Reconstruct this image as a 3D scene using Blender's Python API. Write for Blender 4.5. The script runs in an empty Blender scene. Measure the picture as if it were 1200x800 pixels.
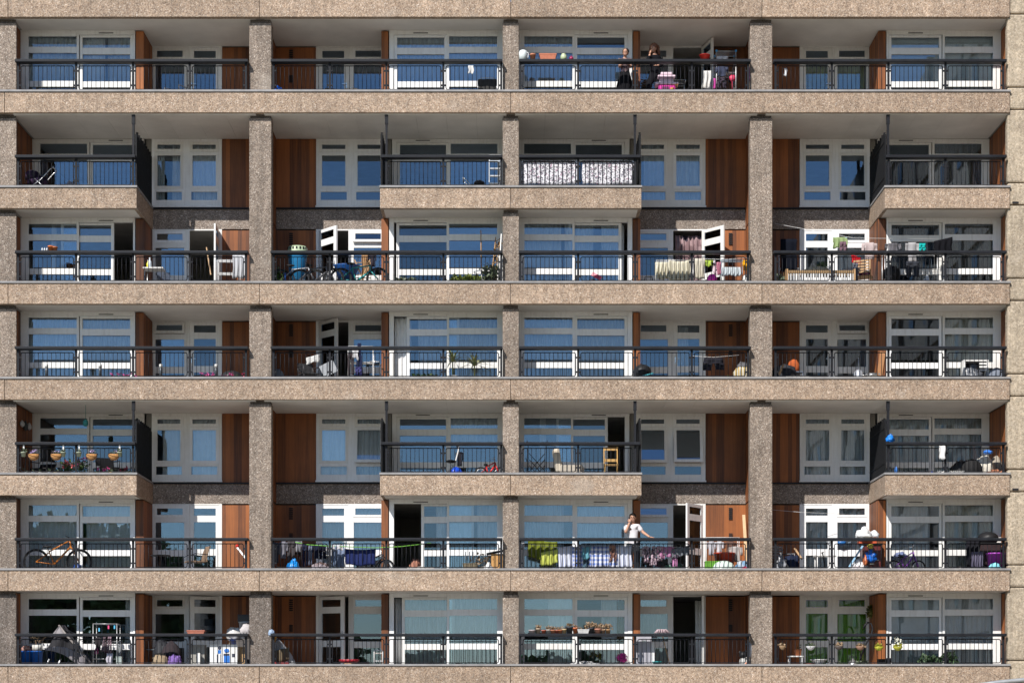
import bpy, math, random
from mathutils import Vector, Matrix, Quaternion, noise
C = bpy.context.scene.collection
PI = math.pi
rng = random.Random(7)

# ---------------------------------------------------------------- measures
PPM, DIST, HOR, EYE = 41.4, 54.0, 817.0, 4.6     # photo pixels per metre on the facade, camera distance, horizon row, eye height
def wx(px, d=0.0): return (px - 600.0) / PPM * (1 + d / DIST)
def wz(py, d=0.0): return (HOR - py) / PPM * (1 + d / DIST) + EYE
COPE = [wz(105.5 + 112 * r) for r in range(-1, 8)]          # coping tops, index r+1
def cope(r): return COPE[r + 1]
def flo(r): return cope(r) - 0.16
def sof(r): return cope(r - 1) - 0.63
WIN, DEEP = 1.1, 2.45
PITCH = 7.115
C3 = -0.035
BASE = {1: (C3 - 2 * PITCH, 1), 2: (C3, -1), 3: (C3, 1), 4: (C3 + 2 * PITCH, -1)}
def ux(b, u):
    c, s = BASE[b]
    return c + s * u
OUTER = {1: True, 2: False, 3: False, 4: True}

# ---------------------------------------------------------------- materials
_m = {}
def new_mat(name):
    m = bpy.data.materials.new(name); m.use_nodes = True
    nt = m.node_tree
    return m, nt, nt.nodes['Principled BSDF'], nt.nodes['Material Output']
def N(nt, t, **kw):
    n = nt.nodes.new(t)
    for k, v in kw.items(): setattr(n, k, v)
    return n
def ramp(nt, stops, interp='LINEAR'):
    n = N(nt, 'ShaderNodeValToRGB'); cr = n.color_ramp; cr.interpolation = interp
    while len(cr.elements) < len(stops): cr.elements.new(0.5)
    for e, (p, c) in zip(cr.elements, stops):
        e.position = p; e.color = (c[0], c[1], c[2], 1)
    return n
def mixrgb(nt, a, b, fac, mode='MIX'):
    n = N(nt, 'ShaderNodeMixRGB', blend_type=mode)
    for i, v in ((0, fac), (1, a), (2, b)):
        if hasattr(v, 'links') or isinstance(v, bpy.types.NodeSocket): nt.links.new(v, n.inputs[i])
        elif isinstance(v, (int, float)): n.inputs[i].default_value = v
        else: n.inputs[i].default_value = (v[0], v[1], v[2], 1)
    return n.outputs[0]
def coords(nt, scale=(1, 1, 1)):
    t = N(nt, 'ShaderNodeTexCoord'); mp = N(nt, 'ShaderNodeMapping')
    mp.inputs['Scale'].default_value = scale
    nt.links.new(t.outputs['Object'], mp.inputs[0])
    return mp.outputs[0]
def noise_tex(nt, vec, scale, detail=3, rough=0.55):
    n = N(nt, 'ShaderNodeTexNoise'); n.inputs['Scale'].default_value = scale
    n.inputs['Detail'].default_value = detail; n.inputs['Roughness'].default_value = rough
    nt.links.new(vec, n.inputs['Vector'])
    return n.outputs['Fac']
def remap(nt, v, a, b, c, d):
    n = N(nt, 'ShaderNodeMapRange'); nt.links.new(v, n.inputs[0])
    for i, x in enumerate((a, b, c, d)): n.inputs[i + 1].default_value = x
    return n.outputs[0]
def bump(nt, h, strength, dist):
    b = N(nt, 'ShaderNodeBump'); b.inputs['Strength'].default_value = strength; b.inputs['Distance'].default_value = dist
    nt.links.new(h, b.inputs['Height'])
    return b.outputs[0]

def M(col, rough=0.6, metal=0.0, var=0.12, scale=9.0):
    """plain surface with mottled colour and roughness"""
    key = (col, rough, metal, var, scale)
    if key in _m: return _m[key]
    m, nt, p, o = new_mat('surface')
    v = coords(nt)
    f = noise_tex(nt, v, scale, 4)
    k = remap(nt, f, 0.25, 0.75, 1 - var, 1 + var)
    mul = N(nt, 'ShaderNodeVectorMath', operation='SCALE'); mul.inputs[0].default_value = col
    nt.links.new(k, mul.inputs['Scale']); nt.links.new(mul.outputs[0], p.inputs['Base Color'])
    r = remap(nt, f, 0.2, 0.8, max(0.05, rough - 0.1), min(1, rough + 0.1)); nt.links.new(r, p.inputs['Roughness'])
    p.inputs['Metallic'].default_value = metal
    if max(col) < .03: p.inputs['Specular IOR Level'].default_value = .25
    _m[key] = m
    return m

def aggregate(name, stops, dirt, size=53.0, tone=1.0):
    """exposed pebble concrete: each stone its own colour, streaked by rain"""
    m, nt, p, o = new_mat(name)
    v = coords(nt)
    wob = noise_tex(nt, v, 12, 2)
    vo = N(nt, 'ShaderNodeTexVoronoi'); vo.inputs['Scale'].default_value = size; nt.links.new(v, vo.inputs['Vector'])
    sep = N(nt, 'ShaderNodeSeparateColor'); nt.links.new(vo.outputs['Color'], sep.inputs[0])
    rp = ramp(nt, stops, 'CONSTANT'); nt.links.new(sep.outputs[0], rp.inputs[0])
    vo2 = N(nt, 'ShaderNodeTexVoronoi'); vo2.inputs['Scale'].default_value = size * 0.42; nt.links.new(v, vo2.inputs['Vector'])
    sep2 = N(nt, 'ShaderNodeSeparateColor'); nt.links.new(vo2.outputs['Color'], sep2.inputs[0])
    c = mixrgb(nt, rp.outputs[0], rp.outputs[0], 0.0)
    k2 = remap(nt, sep2.outputs[1], 0, 1, 0.78, 1.22)
    big = noise_tex(nt, v, 0.55, 4)
    st = noise_tex(nt, coords(nt, (7, 7, 0.4)), 1.0, 4, 0.6)
    mid = noise_tex(nt, v, 3.2, 4, 0.6)
    kb = remap(nt, big, 0.3, 0.7, 0.88, 1.1)
    ks = remap(nt, st, 0.3, 0.7, 1 - dirt, 1 + dirt * 0.5)
    km = remap(nt, mid, 0.3, 0.7, 0.86, 1.12)
    oi = N(nt, 'ShaderNodeObjectInfo'); kr = remap(nt, oi.outputs['Random'], 0, 1, .92, 1.07)
    mm = kb
    for x in (ks, km, k2, kr):
        q = N(nt, 'ShaderNodeMath', operation='MULTIPLY'); nt.links.new(mm, q.inputs[0]); nt.links.new(x, q.inputs[1]); mm = q.outputs[0]
    q = N(nt, 'ShaderNodeMath', operation='MULTIPLY'); nt.links.new(mm, q.inputs[0]); q.inputs[1].default_value = tone; mm = q.outputs[0]
    mul = N(nt, 'ShaderNodeVectorMath', operation='SCALE'); nt.links.new(c, mul.inputs[0]); nt.links.new(mm, mul.inputs['Scale'])
    pz = remap(nt, noise_tex(nt, coords(nt, (1, 1, 1.6)), 0.75, 5, .6), .60, .70, 0, .30)      # lime bloom and patch repairs
    sz = remap(nt, noise_tex(nt, coords(nt, (3.2, 3.2, .12)), 1.0, 5, .7), .60, .76, 0, .38)    # sooty runs
    cc = mixrgb(nt, mul.outputs[0], (.56 * tone, .50 * tone, .43 * tone), pz); cc = mixrgb(nt, cc, (.12, .10, .085), sz)
    nt.links.new(cc, p.inputs['Base Color'])
    p.inputs['Roughness'].default_value = 0.9
    inv = N(nt, 'ShaderNodeMath', operation='SUBTRACT'); inv.inputs[0].default_value = 1; nt.links.new(vo.outputs['Distance'], inv.inputs[1])
    nt.links.new(bump(nt, inv.outputs[0], 0.6, 0.012), p.inputs['Normal'])
    return m
TAN = [(0.0, (.31, .215, .145)), (0.15, (.46, .34, .24)), (0.42, (.53, .41, .305)), (0.66, (.40, .315, .245)), (0.80, (.60, .49, .38)), (0.93, (.21, .155, .115)), (0.975, (.78, .69, .59))]
GREY = [(0.0, (.23, .18, .145)), (0.2, (.33, .27, .225)), (0.45, (.41, .345, .295)), (0.68, (.29, .245, .215)), (0.83, (.49, .425, .37)), (0.93, (.15, .12, .10)), (0.965, (.74, .68, .62))]
m_span = aggregate('pebble_concrete', [(p, (c[0] * 1.0, c[1] * .98, c[2] * .975)) for p, c in TAN], 0.18, tone=.80)
m_col = aggregate('grey_pebble_concrete', [(p, (c[0] * 1.03, c[1] * 1.0, c[2] * .95)) for p, c in GREY], 0.24, tone=0.78)
m_col_dark = aggregate('weathered_pebble_concrete', GREY, 0.30, tone=0.5)
m_band = aggregate('recessed_pebble_concrete', GREY, 0.16, tone=0.76)
m_pier = aggregate('smooth_cream_concrete', [(0.0, (.44, .36, .26)), (0.3, (.53, .445, .335)), (0.6, (.49, .41, .31)), (0.85, (.58, .50, .39)), (0.97, (.34, .28, .21))], 0.20, 48.0, tone=.9)

def timber_mat(name, a, b):
    m, nt, p, o = new_mat(name)
    t = N(nt, 'ShaderNodeTexCoord'); s = N(nt, 'ShaderNodeSeparateXYZ'); nt.links.new(t.outputs['Object'], s.inputs[0])
    add = N(nt, 'ShaderNodeMath', operation='ADD'); nt.links.new(s.outputs[0], add.inputs[0]); nt.links.new(s.outputs[1], add.inputs[1])
    dv = N(nt, 'ShaderNodeMath', operation='DIVIDE'); nt.links.new(add.outputs[0], dv.inputs[0]); dv.inputs[1].default_value = 0.118
    fl = N(nt, 'ShaderNodeMath', operation='FLOOR'); nt.links.new(dv.outputs[0], fl.inputs[0])
    zr = N(nt, 'ShaderNodeMath', operation='DIVIDE'); nt.links.new(s.outputs[2], zr.inputs[0]); zr.inputs[1].default_value = 2.705
    zf = N(nt, 'ShaderNodeMath', operation='FLOOR'); nt.links.new(zr.outputs[0], zf.inputs[0])
    cb = N(nt, 'ShaderNodeCombineXYZ'); nt.links.new(fl.outputs[0], cb.inputs[0]); nt.links.new(zf.outputs[0], cb.inputs[1])
    wn = N(nt, 'ShaderNodeTexWhiteNoise'); nt.links.new(cb.outputs[0], wn.inputs['Vector'])
    g = noise_tex(nt, coords(nt, (34, 34, 1.3)), 1.0, 5, 0.65)
    big = noise_tex(nt, coords(nt), 0.8, 3)
    f = N(nt, 'ShaderNodeMath', operation='MULTIPLY_ADD'); nt.links.new(g, f.inputs[0]); f.inputs[1].default_value = 0.6
    w2 = remap(nt, wn.outputs['Value'], 0, 1, -0.16, 0.36); nt.links.new(w2, f.inputs[2])
    col = mixrgb(nt, a, b, f.outputs[0])
    oi = N(nt, 'ShaderNodeObjectInfo'); kr = remap(nt, oi.outputs['Random'], 0, 1, .78, 1.18)
    k = remap(nt, big, 0.3, 0.7, 0.78, 1.15)
    kk = N(nt, 'ShaderNodeMath', operation='MULTIPLY'); nt.links.new(k, kk.inputs[0]); nt.links.new(kr, kk.inputs[1]); k = kk.outputs[0]
    mul = N(nt, 'ShaderNodeVectorMath', operation='SCALE'); nt.links.new(col, mul.inputs[0]); nt.links.new(k, mul.inputs['Scale'])
    nt.links.new(mul.outputs[0], p.inputs['Base Color'])
    p.inputs['Roughness'].default_value = 0.62
    nt.links.new(bump(nt, g, 0.25, 0.004), p.inputs['Normal'])
    return m
m_timber = timber_mat('cedar_boards', (.05, .016, .008), (.47, .155, .038))

def glass_mat():
    m, nt, p, o = new_mat('window_glass')
    nt.nodes.remove(p)
    tr = N(nt, 'ShaderNodeBsdfTransparent'); tr.inputs[0].default_value = (.95, .97, .97, 1)
    gl = N(nt, 'ShaderNodeBsdfGlossy'); gl.inputs['Roughness'].default_value = 0.0; gl.inputs[0].default_value = (.60, .78, 1.0, 1)
    v = coords(nt); f = noise_tex(nt, v, 0.9, 2)
    nb = bump(nt, f, 0.02, 0.02)
    nt.links.new(nb, gl.inputs['Normal'])
    oi = N(nt, 'ShaderNodeObjectInfo')
    lw = N(nt, 'ShaderNodeFresnel'); lw.inputs['IOR'].default_value = 1.5
    k0 = remap(nt, lw.outputs[0], 0.0, 1.0, 0.0, 1.0); kb = remap(nt, oi.outputs['Random'], 0, 1, .035, .11)
    ka = N(nt, 'ShaderNodeMath', operation='ADD'); ka.use_clamp = True; nt.links.new(k0, ka.inputs[0]); nt.links.new(kb, ka.inputs[1]); k = ka.outputs[0]
    mx = N(nt, 'ShaderNodeMixShader'); nt.links.new(k, mx.inputs[0]); nt.links.new(tr.outputs[0], mx.inputs[1]); nt.links.new(gl.outputs[0], mx.inputs[2])
    nt.links.new(mx.outputs[0], o.inputs[0])
    return m
m_glass = glass_mat()

def cloth_mat(kind, a, b=(.8, .8, .8), scale=10.0, thin=0.25):
    key = ('cloth', kind, a, b, scale, thin)
    if key in _m: return _m[key]
    m, nt, p, o = new_mat('cloth_' + kind)
    v = coords(nt)
    if kind == 'plain':
        f = noise_tex(nt, v, 6, 4); col = mixrgb(nt, tuple(x * .82 for x in a), tuple(min(1, x * 1.15) for x in a), f)
    elif kind == 'stripe':
        w = N(nt, 'ShaderNodeTexWave', wave_type='BANDS', bands_direction='X'); w.inputs['Scale'].default_value = scale; nt.links.new(v, w.inputs['Vector'])
        r = ramp(nt, [(0, a), (0.5, b)], 'CONSTANT'); nt.links.new(w.outputs['Fac'], r.inputs[0]); col = r.outputs[0]
    elif kind == 'check':
        s = N(nt, 'ShaderNodeSeparateXYZ'); nt.links.new(v, s.inputs[0])
        outs = []
        for i in (0, 2):
            q = N(nt, 'ShaderNodeMath', operation='MULTIPLY'); nt.links.new(s.outputs[i], q.inputs[0]); q.inputs[1].default_value = scale
            fr = N(nt, 'ShaderNodeMath', operation='FRACT'); nt.links.new(q.outputs[0], fr.inputs[0])
            g = N(nt, 'ShaderNodeMath', operation='GREATER_THAN'); nt.links.new(fr.outputs[0], g.inputs[0]); g.inputs[1].default_value = 0.5; outs.append(g.outputs[0])
        sm = N(nt, 'ShaderNodeMath', operation='ADD'); nt.links.new(outs[0], sm.inputs[0]); nt.links.new(outs[1], sm.inputs[1])
        hv = N(nt, 'ShaderNodeMath', operation='MULTIPLY'); nt.links.new(sm.outputs[0], hv.inputs[0]); hv.inputs[1].default_value = 0.5
        col = mixrgb(nt, b, a, hv.outputs[0])
    elif kind == 'blossom':
        vo = N(nt, 'ShaderNodeTexVoronoi'); vo.inputs['Scale'].default_value = scale; nt.links.new(v, vo.inputs['Vector'])
        s = N(nt, 'ShaderNodeSeparateColor'); nt.links.new(vo.outputs['Color'], s.inputs[0])
        r = ramp(nt, [(0, b), (0.3, a), (0.6, tuple((x + 2 * y) / 3 for x, y in zip(b, a))), (0.8, a), (.93, (.45, .30, .38))], 'CONSTANT'); nt.links.new(s.outputs[0], r.inputs[0]); col = r.outputs[0]
    elif kind == 'lace':
        f = noise_tex(nt, v, scale, 3, .7); r = ramp(nt, [(0.42, a), (0.6, b)]); nt.links.new(f, r.inputs[0]); col = r.outputs[0]
    else:  # floral
        vo = N(nt, 'ShaderNodeTexVoronoi'); vo.inputs['Scale'].default_value = scale; nt.links.new(v, vo.inputs['Vector'])
        s = N(nt, 'ShaderNodeSeparateColor'); nt.links.new(vo.outputs['Color'], s.inputs[0])
        mid = tuple((x + y) / 2 for x, y in zip(a, b))
        r = ramp(nt, [(0, a), (0.33, b), (0.55, mid), (0.7, b), (0.88, (.06, .05, .07))], 'CONSTANT'); nt.links.new(s.outputs[0], r.inputs[0]); col = r.outputs[0]
    df = N(nt, 'ShaderNodeBsdfDiffuse'); tl = N(nt, 'ShaderNodeBsdfTranslucent')
    nt.nodes.remove(p)
    if isinstance(col, bpy.types.NodeSocket):
        nt.links.new(col, df.inputs[0]); nt.links.new(col, tl.inputs[0])
    mx = N(nt, 'ShaderNodeMixShader'); mx.inputs[0].default_value = thin
    nt.links.new(df.outputs[0], mx.inputs[1]); nt.links.new(tl.outputs[0], mx.inputs[2]); nt.links.new(mx.outputs[0], o.inputs[0])
    _m[key] = m
    return m
def net_mat():
    m, nt, p, o = new_mat('net_curtain')
    nt.nodes.remove(p)
    f = noise_tex(nt, coords(nt, (26, 26, 3)), 1.0, 3)
    df = N(nt, 'ShaderNodeBsdfDiffuse'); df.inputs[0].default_value = (.85, .86, .86, 1)
    tl = N(nt, 'ShaderNodeBsdfTranslucent'); tl.inputs[0].default_value = (.85, .86, .86, 1)
    tr = N(nt, 'ShaderNodeBsdfTransparent')
    a = N(nt, 'ShaderNodeMixShader'); a.inputs[0].default_value = 0.2; nt.links.new(df.outputs[0], a.inputs[1]); nt.links.new(tl.outputs[0], a.inputs[2])
    k = remap(nt, f, 0.3, 0.7, 0.0, 0.28)
    b = N(nt, 'ShaderNodeMixShader'); nt.links.new(k, b.inputs[0]); nt.links.new(a.outputs[0], b.inputs[1]); nt.links.new(tr.outputs[0], b.inputs[2])
    nt.links.new(b.outputs[0], o.inputs[0])
    return m
m_net = net_mat()

WHITE = (.80, .80, .79)
def frame_mat():
    m, nt, p, o = new_mat('painted_frame')
    v = coords(nt); f = noise_tex(nt, v, 2.2, 5, .7); st = noise_tex(nt, coords(nt, (14, 14, 1.1)), 1.0, 4, .6)
    oi = N(nt, 'ShaderNodeObjectInfo')
    a = mixrgb(nt, (.87, .88, .89), (.79, .785, .755), oi.outputs['Random'])
    g = remap(nt, st, .5, .78, 0, .35); c = mixrgb(nt, a, (.50, .475, .43), g)
    k = remap(nt, f, .3, .7, .93, 1.04); mul = N(nt, 'ShaderNodeVectorMath', operation='SCALE'); nt.links.new(c, mul.inputs[0]); nt.links.new(k, mul.inputs['Scale'])
    nt.links.new(mul.outputs[0], p.inputs['Base Color']); p.inputs['Roughness'].default_value = .42
    return m
m_frame = frame_mat()
m_soffit = M((.78, .76, .72), 0.85, 0, 0.10, 1.2)
m_metal = M((.011, .012, .016), 0.6, 0, 0.2, 14)
m_rail = M((.012, .0135, .018), 0.55, 0, 0.3, 5)
m_cope = M((.27, .265, .265), 0.7, 0, 0.25, 3)
m_floor = M((.45, .435, .41), 0.85, 0, 0.2, 2)
m_inner = M((.30, .285, .26), 0.9, 0, 0.1, 1)
m_fin = M((.006, .0065, .008), 0.7)
m_dark = M((.018, .018, .02), 0.6)
m_rubber = M((.02, .02, .021), 0.75)
m_chrome = M((.62, .63, .64), 0.28, 0.85, 0.1)
m_alu = M((.66, .67, .68), 0.4, 0.6, 0.1)
m_terra = M((.47, .185, .095), 0.8, 0, 0.25, 12)
m_white = M((.78, .78, .77), 0.5)
m_black = M((.016, .016, .018), 0.5)
m_wood = M((.44, .27, .13), 0.6, 0, 0.25, 14)
m_soil = M((.05, .035, .025), 0.9)
m_skin = M((.50, .27, .18), 0.55, 0, 0.06)
def leaf_mat(a, b):
    key = ('leaf', a, b)
    if key in _m: return _m[key]
    m, nt, p, o = new_mat('leaves')
    f = noise_tex(nt, coords(nt), 5.0, 3, 0.7)
    r = ramp(nt, [(0.35, a), (0.65, b)]); nt.links.new(f, r.inputs[0])
    nt.links.new(r.outputs[0], p.inputs['Base Color']); p.inputs['Roughness'].default_value = 0.55
    _m[key] = m
    return m
m_leaf = leaf_mat((.025, .055, .012), (.10, .17, .035))
m_leaf_grey = leaf_mat((.06, .085, .05), (.17, .20, .12))
m_leaf_dry = leaf_mat((.20, .13, .07), (.42, .30, .19))
m_leaf_yel = leaf_mat((.22, .22, .02), (.45, .42, .05))

# ---------------------------------------------------------------- mesh builder
class MB:
    def __init__(s): s.v = []; s.f = []; s.mi = []; s.sm = []
    def face(s, idx, m=0, smooth=False): s.f.append(tuple(idx)); s.mi.append(m); s.sm.append(smooth)
    def box(s, x0, x1, y0, y1, z0, z1, m=0):
        x0, x1 = min(x0, x1), max(x0, x1); y0, y1 = min(y0, y1), max(y0, y1); z0, z1 = min(z0, z1), max(z0, z1)
        b = len(s.v)
        s.v += [(x, y, z) for z in (z0, z1) for y in (y0, y1) for x in (x0, x1)]
        for q in ((0, 2, 3, 1), (4, 5, 7, 6), (0, 1, 5, 4), (2, 6, 7, 3), (0, 4, 6, 2), (1, 3, 7, 5)): s.face([b + i for i in q], m)
        return s
    def obox(s, c, size, rot=(0, 0, 0), m=0):
        from mathutils import Euler
        R = Euler(rot).to_matrix(); c = Vector(c); b = len(s.v)
        for z in (-.5, .5):
            for y in (-.5, .5):
                for x in (-.5, .5): s.v.append(tuple(c + R @ Vector((x * size[0], y * size[1], z * size[2]))))
        for q in ((0, 2, 3, 1), (4, 5, 7, 6), (0, 1, 5, 4), (2, 6, 7, 3), (0, 4, 6, 2), (1, 3, 7, 5)): s.face([b + i for i in q], m)
        return s
    def tube(s, pts, r, n=6, m=0, closed=False):
        pts = [Vector(p) for p in pts]; k = len(pts)
        rs = r if isinstance(r, (list, tuple)) else [r] * k
        b = len(s.v); up = None
        for i, p in enumerate(pts):
            if closed: t = pts[(i + 1) % k] - pts[i - 1]
            else: t = pts[min(i + 1, k - 1)] - pts[max(i - 1, 0)]
            t.normalize()
            if up is None: up = t.orthogonal().normalized()
            else:
                up = up - t * up.dot(t)
                up = up.normalized() if up.length > 1e-5 else t.orthogonal().normalized()
            side = t.cross(up)
            for j in range(n):
                a = 2 * PI * j / n
                s.v.append(tuple(p + (up * math.cos(a) + side * math.sin(a)) * rs[i]))
        for i in range(k if closed else k - 1):
            i2 = (i + 1) % k
            for j in range(n):
                j2 = (j + 1) % n
                s.face([b + i * n + j, b + i * n + j2, b + i2 * n + j2, b + i2 * n + j], m, True)
        if not closed:
            s.face([b + j for j in range(n)][::-1], m); s.face([b + (k - 1) * n + j for j in range(n)], m)
        return s
    def ring(s, c, R, r, axis='y', n=28, k=6, m=0):
        pts = []
        for i in range(n):
            a = 2 * PI * i / n; u, w = R * math.cos(a), R * math.sin(a)
            pts.append((c[0] + u, c[1], c[2] + w) if axis == 'y' else (c[0] + u, c[1] + w, c[2]) if axis == 'z' else (c[0], c[1] + u, c[2] + w))
        return s.tube(pts, r, k, m, True)
    def lathe(s, c, prof, n=16, m=0, sx=1.0, sy=1.0):
        b = len(s.v)
        for r, z in prof:
            for j in range(n):
                a = 2 * PI * j / n
                s.v.append((c[0] + r * sx * math.cos(a), c[1] + r * sy * math.sin(a), c[2] + z))
        for i in range(len(prof) - 1):
            for j in range(n):
                j2 = (j + 1) % n
                s.face([b + i * n + j, b + i * n + j2, b + (i + 1) * n + j2, b + (i + 1) * n + j], m, True)
        s.face([b + j for j in range(n)][::-1], m); s.face([b + (len(prof) - 1) * n + j for j in range(n)], m)
        return s
    def lump(s, c, rx, ry, rz, amp=0.12, freq=3.0, seed=0, n=14, m=0, flat=True):
        b = len(s.v); k = n // 2 + 2
        for i in range(k):
            th = PI * i / (k - 1)
            for j in range(n):
                ph = 2 * PI * j / n
                d = Vector((math.sin(th) * math.cos(ph), math.sin(th) * math.sin(ph), math.cos(th)))
                o_ = Vector((seed * 3.1, seed * 1.7, 0)); q = 1 + amp * (noise.noise(d * freq + o_) * 1.7 + noise.noise(d * freq * 2.3 + o_) * .9 + abs(noise.noise(d * freq * 4.1 + o_)) * .5)
                z = c[2] + rz * d.z * q
                if flat: z = max(z, c[2] - rz * 0.92)
                s.v.append((c[0] + rx * d.x * q, c[1] + ry * d.y * q, z))
        for i in range(k - 1):
            for j in range(n):
                j2 = (j + 1) % n
                s.face([b + i * n + j, b + (i + 1) * n + j, b + (i + 1) * n + j2, b + i * n + j2], m, True)
        return s
    def sheet(s, fn, nu, nv, t=0.008, m=0):
        """fn(u,v)->point, u,v in 0..1; given thickness along y"""
        b = len(s.v)
        for side in (0, 1):
            for j in range(nv + 1):
                for i in range(nu + 1):
                    p = fn(i / nu, j / nv); s.v.append((p[0], p[1] + (t if side else 0), p[2]))
        w = nu + 1; o = w * (nv + 1)
        for j in range(nv):
            for i in range(nu):
                a = b + j * w + i
                s.face([a, a + 1, a + w + 1, a + w], m, True); s.face([a + o, a + o + w, a + o + w + 1, a + o + 1], m, True)
        for i in range(nu):
            a = b + i; s.face([a, a + o, a + o + 1, a + 1], m); a = b + nv * w + i; s.face([a, a + 1, a + o + 1, a + o], m)
        for j in range(nv):
            a = b + j * w; s.face([a, a + w, a + o + w, a + o], m); a += nu; s.face([a, a + o, a + o + w, a + w], m)
        return s
    def leaves(s, c, rad, n, size, seed=0, m=0, droop=0.0, shell=0.4):
        R = random.Random(seed)
        for _ in range(n):
            d = Vector((R.gauss(0, 1), R.gauss(0, 1), R.gauss(0, 1))).normalized() * (R.uniform(shell, 1))
            p = Vector(c) + Vector((d.x * rad[0], d.y * rad[1], d.z * rad[2]))
            a = Vector((R.gauss(0, 1), R.gauss(0, 1), R.gauss(0, 1) - droop)).normalized(); q = a.orthogonal().normalized()
            q = Quaternion(a, R.uniform(0, 6.28)) @ q
            L = size * R.uniform(.6, 1.3); w = L * .42; b = len(s.v)
            mid = p + a * L * .5
            s.v += [tuple(p), tuple(mid + q * w), tuple(p + a * L), tuple(mid - q * w)]
            s.face([b, b + 1, b + 2, b + 3], m)
        return s
    def blades(s, c, n, L, w, seed=0, m=0, spread=1.0):
        """arching strap leaves from a rosette"""
        R = random.Random(seed)
        for i in range(n):
            a = 2 * PI * i / n + R.uniform(-.3, .3); el = R.uniform(.2, 1.3)
            b = len(s.v); prev = None; l = L * R.uniform(.7, 1.1)
            for k in range(5):
                t = k / 4; rr = l * t * math.cos(el) * spread; z = l * t * math.sin(el) - .45 * l * t * t
                ww = w * (1 - t) ** .6 * .5 + .001
                ca, sa = math.cos(a), math.sin(a)
                s.v += [(c[0] + rr * ca - ww * sa, c[1] + rr * sa + ww * ca, c[2] + z), (c[0] + rr * ca + ww * sa, c[1] + rr * sa - ww * ca, c[2] + z)]
            for k in range(4): s.face([b + 2 * k, b + 2 * k + 1, b + 2 * k + 3, b + 2 * k + 2], m, True)
        return s
    def merge(s, me, m=0, mat=None):
        b = len(s.v)
        for v in me.vertices: s.v.append(tuple(mat @ v.co) if mat else tuple(v.co))
        for p in me.polygons: s.face([b + i for i in p.vertices], m, True)
        return s
    def build(s, name, mats, parent=None, loc=(0, 0, 0), rz=0.0, bev=0.0):
        me = bpy.data.meshes.new(name); me.from_pydata(s.v, [], s.f)
        if not isinstance(mats, (list, tuple)): mats = [mats]
        for x in mats: me.materials.append(x)
        me.polygons.foreach_set('material_index', s.mi); me.polygons.foreach_set('use_smooth', s.sm)
        me.update()
        o = bpy.data.objects.new(name, me); C.objects.link(o)
        o.location = loc; o.rotation_euler = (0, 0, rz)
        if parent: o.parent = parent
        if bev:
            k = o.modifiers.new('edges', 'BEVEL'); k.width = bev; k.segments = 2; k.limit_method = 'ANGLE'
        return o

def tag(o, label=None, cat=None, group=None, kind=None):
    for k, v in (('label', label), ('category', cat), ('group', group), ('kind', kind)):
        if v: o[k] = v
    return o
ROWN = ['top row', 'second row', 'third row', 'fourth row', 'fifth row', 'sixth row', 'bottom row']
BAYN = {1: 'leftmost', 2: 'second', 3: 'third', 4: 'rightmost'}
USED = {}
def place_words(r, b): return '%s balcony, %s' % (BAYN[b], ROWN[r])
def full(label, r, b):
    l = label if r is None else '%s, %s' % (label, place_words(r, b))
    USED[l] = USED.get(l, 0) + 1
    return l
def bay_of(px): return 1 if px < 304 else 2 if px < 598 else 3 if px < 893 else 4
def empty(name, label, cat, loc, rz=0.0, group=None):
    o = bpy.data.objects.new(name, None); C.objects.link(o); o.location = loc; o.rotation_euler = (0, 0, rz)
    o.empty_display_size = 0.2
    return tag(o, label, cat, group)
# ---------------------------------------------------------------- the building
B = empty('apartment_building', 'concrete apartment tower with seven rows of railed balconies and cedar boarding', 'apartment building', (0, 10, 0))
def part(mb, name, mats, parent=None, bev=0.0, label=None):
    o = mb.build(name, mats, B if parent is None else parent, bev=bev)
    if parent is None: o.location = (0, -10, 0)
    if label: o['label'] = label
    return o
LEFT, RIGHT = -17.6, 18.2
def colx(k):   # column edges (x0, x1)
    c = C3 + k * PITCH
    return {-2: (-14.78, -14.08), -1: (c - .314, c + .314), 0: (c - .23, c + .23), 1: (c - .314, c + .314)}[k]
XEND = wx(1183.4)
OPEN = (1, 4)
def uo(b, inner, outer): return outer if OUTER[b] else inner
def balc_end(b): return uo(b, 3.70, 3.64)
def spandrel(x0, x1, r, y0=0.0, y1=0.18, mat=None):
    z = cope(r)
    part(MB().box(x0, x1, y0, y1, z - .64, z - .058), 'spandrel', mat or m_span, bev=.012)
def coping(x0, x1, r, y0=-.035, y1=.24):
    part(MB().box(x0, x1, y0, y1, cope(r) - .056, cope(r)), 'coping', m_cope, bev=.006)
J = .006
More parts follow.
